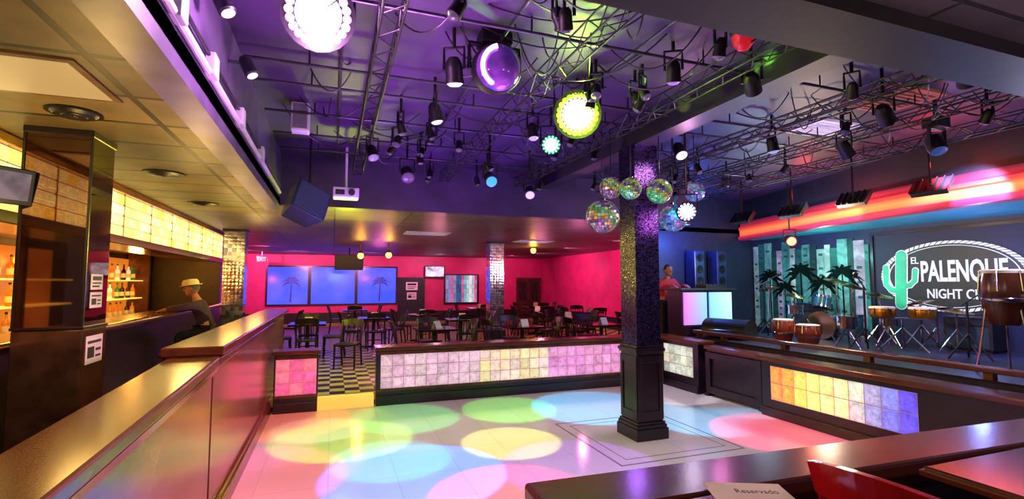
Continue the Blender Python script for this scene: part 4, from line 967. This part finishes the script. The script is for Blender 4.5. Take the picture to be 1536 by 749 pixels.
# trusses
def truss(label, x, y0, y1, zb=3.4, w=.13):
    t = thing('lighting_truss', label, 'truss', (x, (y0+y1)/2, zb), 0, 'ceiling lighting trusses')
    for sx in (-1, 1):
        for z in (zb, zb+w): MB().tube([(x+sx*w/2, y0, z), (x+sx*w/2, y1, z)], .008, 6).build('chord', m_blackm, t, True)
    mb = MB(); n = int((y1-y0)/(w*1.1))
    for i in range(n):
        a, b = y0+(y1-y0)*i/n, y0+(y1-y0)*(i+1)/n
        for sx in (-1, 1): mb.tube([(x+sx*w/2, a, zb if i % 2 else zb+w), (x+sx*w/2, b, zb+w if i % 2 else zb)], .0045, 5)
        mb.tube([(x-w/2 if i % 2 else x+w/2, a, zb), (x+w/2 if i % 2 else x-w/2, b, zb)], .0045, 5)
    mb.build('lattice', m_blackm, t, True)
    for u in (.12, .88):
        yy = y0+(y1-y0)*u
        MB().cyl((x, yy, zb+w), (x, yy, CZ), .008).build('hanger', m_blackm, t)
        MB().cyl((x-w/2, yy, zb+w), (x+w/2, yy, zb+w), .008).build('spreader', m_blackm, t)
for lab, x in (('black lattice truss nearest the left soffit', .3), ('black lattice truss in the middle of the left bay', 1.6), ('black lattice truss left of the ceiling beam', 2.85), ('black lattice truss right of the ceiling beam', 4.4), ('black lattice truss in the middle of the right bay', 5.45), ('black lattice truss over the stage edge', 6.5)):
    truss(lab, x, 1.9, 7.6)
rows_ = (2.5, 3.15, 4.25, 4.7, 5.5, 6.3, 7.0)
ordn = ('nearest', 'second', 'third', 'fourth', 'fifth', 'sixth', 'farthest')
for k, y in enumerate(rows_):
    for x0, x1, bay in ((-.7, 3.28, 'left'), (3.7, 7.0+.12*k, 'right')):
        lab = 'dark lighting pipe across the %s bay, %s row' % (bay, ordn[k])
        t = thing('lighting_pipe', lab, 'pipe', ((x0+x1)/2, y, 3.58), 0, 'ceiling lighting pipes')
        MB().tube([(x0, y, 3.58), (x1, y, 3.58)], .013, 8).build('pipe', m_steel, t, True)
        for u in (.12, .5, .88): MB().cyl((x0+(x1-x0)*u, y, 3.59), (x0+(x1-x0)*u, y, CZ), .007).build('hanger', m_blackm, t)
for k, (x, y0, y1) in enumerate(((.02, 1.65, 7.8), (1.15, 1.65, 7.8), (2.2, 1.65, 7.8), (3.95, 1.65, 7.8), (4.9, 1.65, 7.8), (5.95, 1.65, 8.2))):
    lab = 'steel conduit running away along the ceiling, %s from the left' % ('first', 'second', 'third', 'fourth', 'fifth', 'sixth')[k]
    t = thing('conduit', lab, 'conduit', (x, (y0+y1)/2, 3.63), 0, 'ceiling conduits')
    MB().tube([(x, y0, 3.63), (x, y1, 3.63)], .012, 8).build('pipe', m_steel, t, True)
    for u in (.15, .6, .95): MB().cyl((x, y0+(y1-y0)*u, 3.64), (x, y0+(y1-y0)*u, CZ), .008).build('hanger', m_blackm, t)
rc = random.Random(3); nc = 0
while nc < 96:
    x0 = rc.uniform(-.5, 6.8); y0 = rc.uniform(2.0, 7.2); x1 = x0+rc.uniform(-1.2, 1.2); y1 = y0+rc.uniform(-1.0, 1.0)
    if (x0-3.5)*(x1-3.5) < .3 or not (1.75 < y1 < 7.7) or not (-.6 < x1 < 7): continue
    nc += 1
    sag = rc.uniform(.08, .3); pts = []
    for i in range(13):
        u = i/12; pts.append((x0+(x1-x0)*u, y0+(y1-y0)*u, CZ-.004-sag*4*u*(1-u)))
    wh = nc % 7 == 0
    tag(MB().tube(pts, .006, 6).build('power_cable', m_grey if wh else m_black, None, True), 'loose %s cable sagging from the dance floor ceiling' % ('grey' if wh else 'black'), 'cable', 'loose %s ceiling cables' % ('grey' if wh else 'black'))
def grille(label, px, py, w, d, mat):
    p = atZ(px, py, CZ-.02); t = thing('ceiling_grille', label, 'ceiling vent', (p.x, p.y, CZ))
    MB().box(p.x-w/2, p.x+w/2, p.y-d/2, p.y-d/2+.04, CZ-.03, CZ).box(p.x-w/2, p.x+w/2, p.y+d/2-.04, p.y+d/2, CZ-.03, CZ).box(p.x-w/2, p.x-w/2+.04, p.y-d/2+.04, p.y+d/2-.04, CZ-.03, CZ).box(p.x+w/2-.04, p.x+w/2, p.y-d/2+.04, p.y+d/2-.04, CZ-.03, CZ).build('frame', mat, t)
    mb = MB(); n = 9
    for k in range(n):
        y = p.y-d/2+.06+(d-.12)*k/(n-1); mb.box(p.x-w/2+.04, p.x+w/2-.04, y-.008, y+.014, CZ-.025, CZ-.008)
    mb.build('slat', mat, t)
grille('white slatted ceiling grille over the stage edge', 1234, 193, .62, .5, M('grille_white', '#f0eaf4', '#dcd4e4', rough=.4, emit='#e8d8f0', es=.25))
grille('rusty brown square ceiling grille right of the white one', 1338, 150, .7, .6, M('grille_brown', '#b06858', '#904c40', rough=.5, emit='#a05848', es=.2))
p = atZ(1114, 34, CZ); p = V((p.x, max(p.y, 2.0), CZ))
t = thing('red_beacon', 'small red dome light on the ceiling near the front soffit', 'beacon', p)
MB().lathe([(.09, CZ), (.09, CZ-.1), (.07, CZ-.1)], 18, Matrix.Translation((p.x, p.y, 0))).build('base', m_black, t)
MB().lathe([(.075, CZ-.1), (.07, CZ-.16), (.04, CZ-.2), (.001, CZ-.21)], 18, Matrix.Translation((p.x, p.y, 0))).build('dome', E('beacon_red', '#c01828', .7, '#a01020'), t, True)
p = atY(458, 306, 6.6); k = .85
t = thing('loudspeaker', 'tilted dark blue loudspeaker hung at the far end of the left soffit', 'loudspeaker', p)
m = Matrix.Translation(p) @ Matrix.Rotation(R(25), 4, 'Z') @ Matrix.Rotation(R(22), 4, 'Y') @ Matrix.Rotation(R(-15), 4, 'X') @ Matrix.Scale(k, 4)
MB().prism([m @ V(q) for q in ((-.26, -.2, -.24), (.26, -.2, -.24), (.2, .22, -.24), (-.2, .22, -.24))], m.to_3x3() @ V((0, 0, .48))).build('cabinet', M('blue_grey_cabinet', '#2c3658', '#1e2640', rough=.4), t, bevel=.012)
MB().box(-.23, .23, -.212, -.2, -.21, .21, m).build('grille', M('grille_cloth', '#3a4468', '#2c3454', rough=.8, scale=80), t)
MB().cyl(m @ V((0, 0, .24)), ((m @ V((0, 0, .24))).x, (m @ V((0, 0, .24))).y, CZ), .015).build('bracket', m_blackm, t)
p = atY(519, 291, 7.2); t = thing('projector', 'white projector hung from the ceiling beside the tilted loudspeaker', 'projector', p)
MB().box(p.x-.17, p.x+.17, p.y-.14, p.y+.14, p.z-.07, p.z+.07).build('case', m_white, t, bevel=.015)
MB().cyl((p.x+.07, p.y-.14, p.z), (p.x+.07, p.y-.18, p.z), .045).build('lens', m_black, t)
MB().box(p.x-.14, p.x-.02, p.y-.143, p.y-.14, p.z-.035, p.z+.035).build('vent', m_black, t)
MB().cyl((p.x, p.y, p.z+.07), (p.x, p.y, CZ), .018).build('stem', m_white, t)
t = thing('cable_run', 'white conduit with junction boxes fixed along the left soffit', 'conduit', (-.74, 4, 3.1))
MB().tube([(-.736, 1.8, 3.08), (-.736, 7.6, 3.08)], .022, 8).build('conduit', m_white, t, True)
MB().tube([(-.736, 1.8, 3.18), (-.736, 7.6, 3.18)], .012, 8).build('conduit', m_steel, t, True)
for y in (2.1, 2.7, 3.4, 4.4, 5.6): MB().box(-.76, -.7, y-.06, y+.06, 3.06, 3.2).build('junction_box', m_white, t, bevel=.008)
p = atY(451, 175, 5.6); t = thing('wall_speaker', 'small white box speaker hanging beside the left soffit', 'loudspeaker', p)
MB().box(p.x-.09, p.x+.09, p.y-.09, p.y+.09, p.z-.17, p.z+.13).build('cabinet', m_white, t, bevel=.012)
MB().box(p.x-.07, p.x+.07, p.y-.096, p.y-.09, p.z-.15, p.z+.11).build('grille', M('mesh_grey', '#80788c', '#686074', rough=.7), t)
MB().cyl((p.x, p.y, p.z+.12), (p.x, p.y, CZ), .012).build('stem', m_blackm, t)
for k, y in enumerate((2.4, 3.1, 4.0)):
    q = V((-.62, y, 3.38)); t = thing('effect_light', 'small effect light bracketed on the left soffit, %s from the camera' % ('first', 'second', 'third')[k], 'stage light', q)
    MB().lathe([(.03, .1), (.045, .07), (.05, -.05), (.04, -.06)], 14, aimm(q, q+V((.5, -.2, -1)))).build('can', m_steel, t, True)
    MB().lathe([(.038, -.06), (.001, -.07)], 14, aimm(q, q+V((.5, -.2, -1)))).build('lens', E('small_lens', '#ffd8ff', 2), t)
    MB().tube([(-.765, y, 3.42), (-.68, y, 3.42), q], .012, 6).build('bracket', m_steel, t)

# ------------------------------------------------------------------ NEAR TABLES AND CHAIRS
def neartable(label, x0, x1, y0, y1):
    z = 1.14; cx, cy = (x0+x1)/2, (y0+y1)/2; t = thing('pub_table', label, 'table', (cx, cy, .35))
    MB().box(x0, x1, y0, y1, z-.04, z).build('tabletop', m_tabletop, t, bevel=.01)
    MB().box(x0-.008, x1+.008, y0-.008, y1+.008, z-.035, z-.012).build('edge_band', m_rail, t, bevel=.004)
    MB().cyl((cx, cy, .4), (cx, cy, z-.04), .045).build('pedestal', m_blackm, t)
    MB().lathe([(.24, .35), (.24, .37), (.06, .41)], 20, Matrix.Translation((cx, cy, 0))).build('foot', m_blackm, t, True)
neartable('brown glossy table with a card on it before the near rail', .88, 1.36, .6, 1.29)
neartable('brown glossy table at the right before the near rail', 2.02, 2.95, .55, 1.22)
ch = chair('red wooden chair beside the glossy right table', (1.74, 1.0, .35), R(-84), m_red, M('red_seat', '#8a1420', '#600c14', rough=.4))
q = atZ(1116, 736, 1.141)
t = thing('reserved_card', 'cream handwritten card lying on the near table', 'card', (q.x, q.y-.02, 1.14), R(-24))
MB().box(-.12, .12, -.07, .07, 0, .004).build('card', M('cream_card', '#d8bca8', '#c8a894', rough=.6), t, local=True)
me = fit_text('writing', 'Reservado', (-.04, -.01, .004), (1, 0, 0), (0, 1, 0), .13, .03, m_ink, None, bold=.0, depth=.0005); me.parent = t

# ------------------------------------------------------------------ LIGHTS
W = bpy.data.worlds.new('world'); S.world = W; W.use_nodes = True
W.node_tree.nodes['Background'].inputs[0].default_value = (.5, .32, .62, 1); W.node_tree.nodes['Background'].inputs[1].default_value = .14
# added uplights without fixtures, washing the dance floor ceiling and back soffit violet
for x, y, c, e in ((.4, 3.5, '#f090ff', 580), (1.9, 4.1, '#b070ff', 200), (.5, 6.2, '#b848ff', 360), (2.3, 6.4, '#9c48ff', 290), (4.9, 4.2, '#7840ff', 110), (5.2, 6.0, '#8850ff', 120)):
    slight((x, y, 1.7), (x, y, 3.7), c, e, 112, 1.0, .5)
slight((1.5, 5.6, 2.4), (1.8, 7.9, 3.35), '#c068ff', 120, 100, 1.0, .3); slight((4.6, 5.6, 2.4), (4.6, 7.9, 3.35), '#9060ff', 70, 100, 1.0, .3)
plight((-.1, 3.0, 3.22), '#ffa8ff', 90); plight((2.0, 3.75, 3.2), '#c0ff20', 75); plight((3.0, 4.5, 2.5), '#b070ff', 10); plight((4.0, 4.4, 2.6), '#ff90e0', 7); plight((3.75, 4.5, 3.2), '#ffb0e8', 10)  # effect light spill, then purple and pink fill added near the column
for (cx, cy, cz_), cols, n, e, off in (((2.04, 3.85, 3.5), ('#c8ff40', '#e8ff80', '#80ff40'), 9, 2600, 10), ((-.05, 3.05, 3.5), ('#f0b0ff', '#d080ff'), 8, 2600, 0)):  # grazing spots added to imitate starburst rays on the ceiling
    for k in range(n):
        a = R(off+360*k/n); d = V((math.cos(a), math.sin(a), .1))
        slight((cx+.05*math.cos(a), cy+.05*math.sin(a), cz_), V((cx, cy, cz_))+d, cols[k % len(cols)], e, 10, .5, .02)
# dance floor: coloured pools overlapping on a dim base
slight((2.3, 4.4, 3.3), (2.4, 4.6, 0), '#ffd8e4', 20, 105, .6)
for (px, py), c, e, a in (((520, 660), '#b8ff00', 350, 27), ((630, 712), '#0068ff', 1100, 31), ((590, 690), '#00d8ff', 260, 22), ((768, 664), '#fff070', 400, 21), ((425, 634), '#ff5c10', 400, 28), ((610, 628), '#10ff80', 280, 25), ((890, 612), '#00c0ff', 600, 32),
                       ((1060, 628), '#00b8f0', 480, 30), ((375, 720), '#ff2858', 300, 31), ((1175, 650), '#ff0068', 500, 30), ((770, 742), '#ff0040', 900, 26), ((870, 700), '#a850ff', 230, 30), ((765, 615), '#60f828', 400, 24), ((1010, 592), '#f8f0ff', 230, 24), ((1120, 610), '#fff0fa', 280, 24), ((480, 645), '#fffce0', 150, 18)):
    q = atZ(px, py, 0); slight((q.x*.6+.9, q.y*.6+1.6, 3.04), q, c, e, a, .08)
# bar
for y in (1.5, 4.0, 6.5, 9.0, 11.5): plight((-1.5, y, 2.2), '#ffd070', 26 if y < 8 else 20, .15)
for y in (4.5, 7.5, 10.5): plight((-3.3, y, 2.1), '#ffa840', 46, .1)
slight((3.0, 3.2, 2.2), (-.8, 3.9, .75), '#ff90b0', 480, 40, .6); slight((2.2, 6.4, 2.0), (-.8, 5.9, .75), '#e878e8', 360, 36, .6)  # spots added to brighten the half wall's dance floor face
slight((-.3, 1.0, 2.8), (-.9, 3.0, 1.2), '#ffc850', 80, 62, .7)  # warm spot added for glare on the near rail cap
# back room: spots added to wash the walls, no fixtures there
for loc, to, c, e in (((4.0, 19.2, 2.9), (4.0, 21.6, 1.6), '#ffa0d0', 160), ((7.0, 19.2, 2.9), (7.4, 21.6, 1.6), '#ff98c8', 170), ((-1.2, 18.6, 2.7), (-1.2, 21.6, 1.8), '#ff98d0', 300), ((1.2, 18.6, 2.7), (1.2, 21.6, 1.8), '#ff98d0', 240), ((7.0, 17.5, 2.9), (9.3, 17.8, 1.7), '#ff98c8', 250), ((7.0, 14.5, 2.9), (9.3, 15, 1.7), '#ff98c8', 250), ((7.0, 11.5, 2.9), (9.3, 12, 1.7), '#ff90c8', 180), ((-1.8, 17.0, 2.9), (-4.1, 17, 1.7), '#ff70d0', 300), ((-2.8, 19.0, 2.9), (-3.2, 21.6, 1.7), '#ff80d0', 260)):
    slight(loc, to, c, e, 110, .7)
plight((.2, 8.8, 2.3), '#f0ff30', 100); plight((2.5, 12.5, 2.0), '#ff90b0', 26); plight((-2.8, 16.5, 2.0), '#ff50b0', 40); plight((5.5, 10.4, 2.0), '#ff80c0', 24); plight((6.0, 14.0, 2.0), '#ff80b0', 30); plight((1.5, 17.5, 2.0), '#ff60d0', 34)  # added fill, yellow at the step and pink over the seating
for px, py in ((541, 384), (583, 383), (800, 376)): p = atY(px, py, 14.5); plight((p.x, p.y, p.z-.12), '#ffb040', 26)
# stage
slight((7.0, 5.2, 3.3), (9.2, 7.6, 1.5), '#a0ffe8', 180, 70, .5); slight((6.9, 3.6, 3.3), (9.2, 4.6, 1.6), '#b0b8ff', 560, 75, .5)
plight((8.6, 6.8, 2.3), '#80e8d8', 24); plight((8.4, 4.3, 2.1), '#8098ff', 40); plight((7.0, 5.5, 2.3), '#ffd8b8', 110); plight((7.1, 4.0, 3.3), '#ff3020', 12); plight((7.4, 6.0, 3.3), '#ff3020', 14); plight((6.9, 2.8, 2.5), '#d0d0ff', 70); plight((7.3, 6.9, 2.3), '#c0e0ff', 75)  # fill added below the soffit and, in red, before the cornice
plight((7.0, 8.4, 2.7), '#4068ff', 70); plight((5.0, 5.0, 1.9), '#c8a0ff', 8)
# near: fill added so the glossy tables have light to reflect
plight((2.0, .5, 2.2), '#ffd8d0', 14); plight((3.6, .6, 2.2), '#ffd8d0', 15)
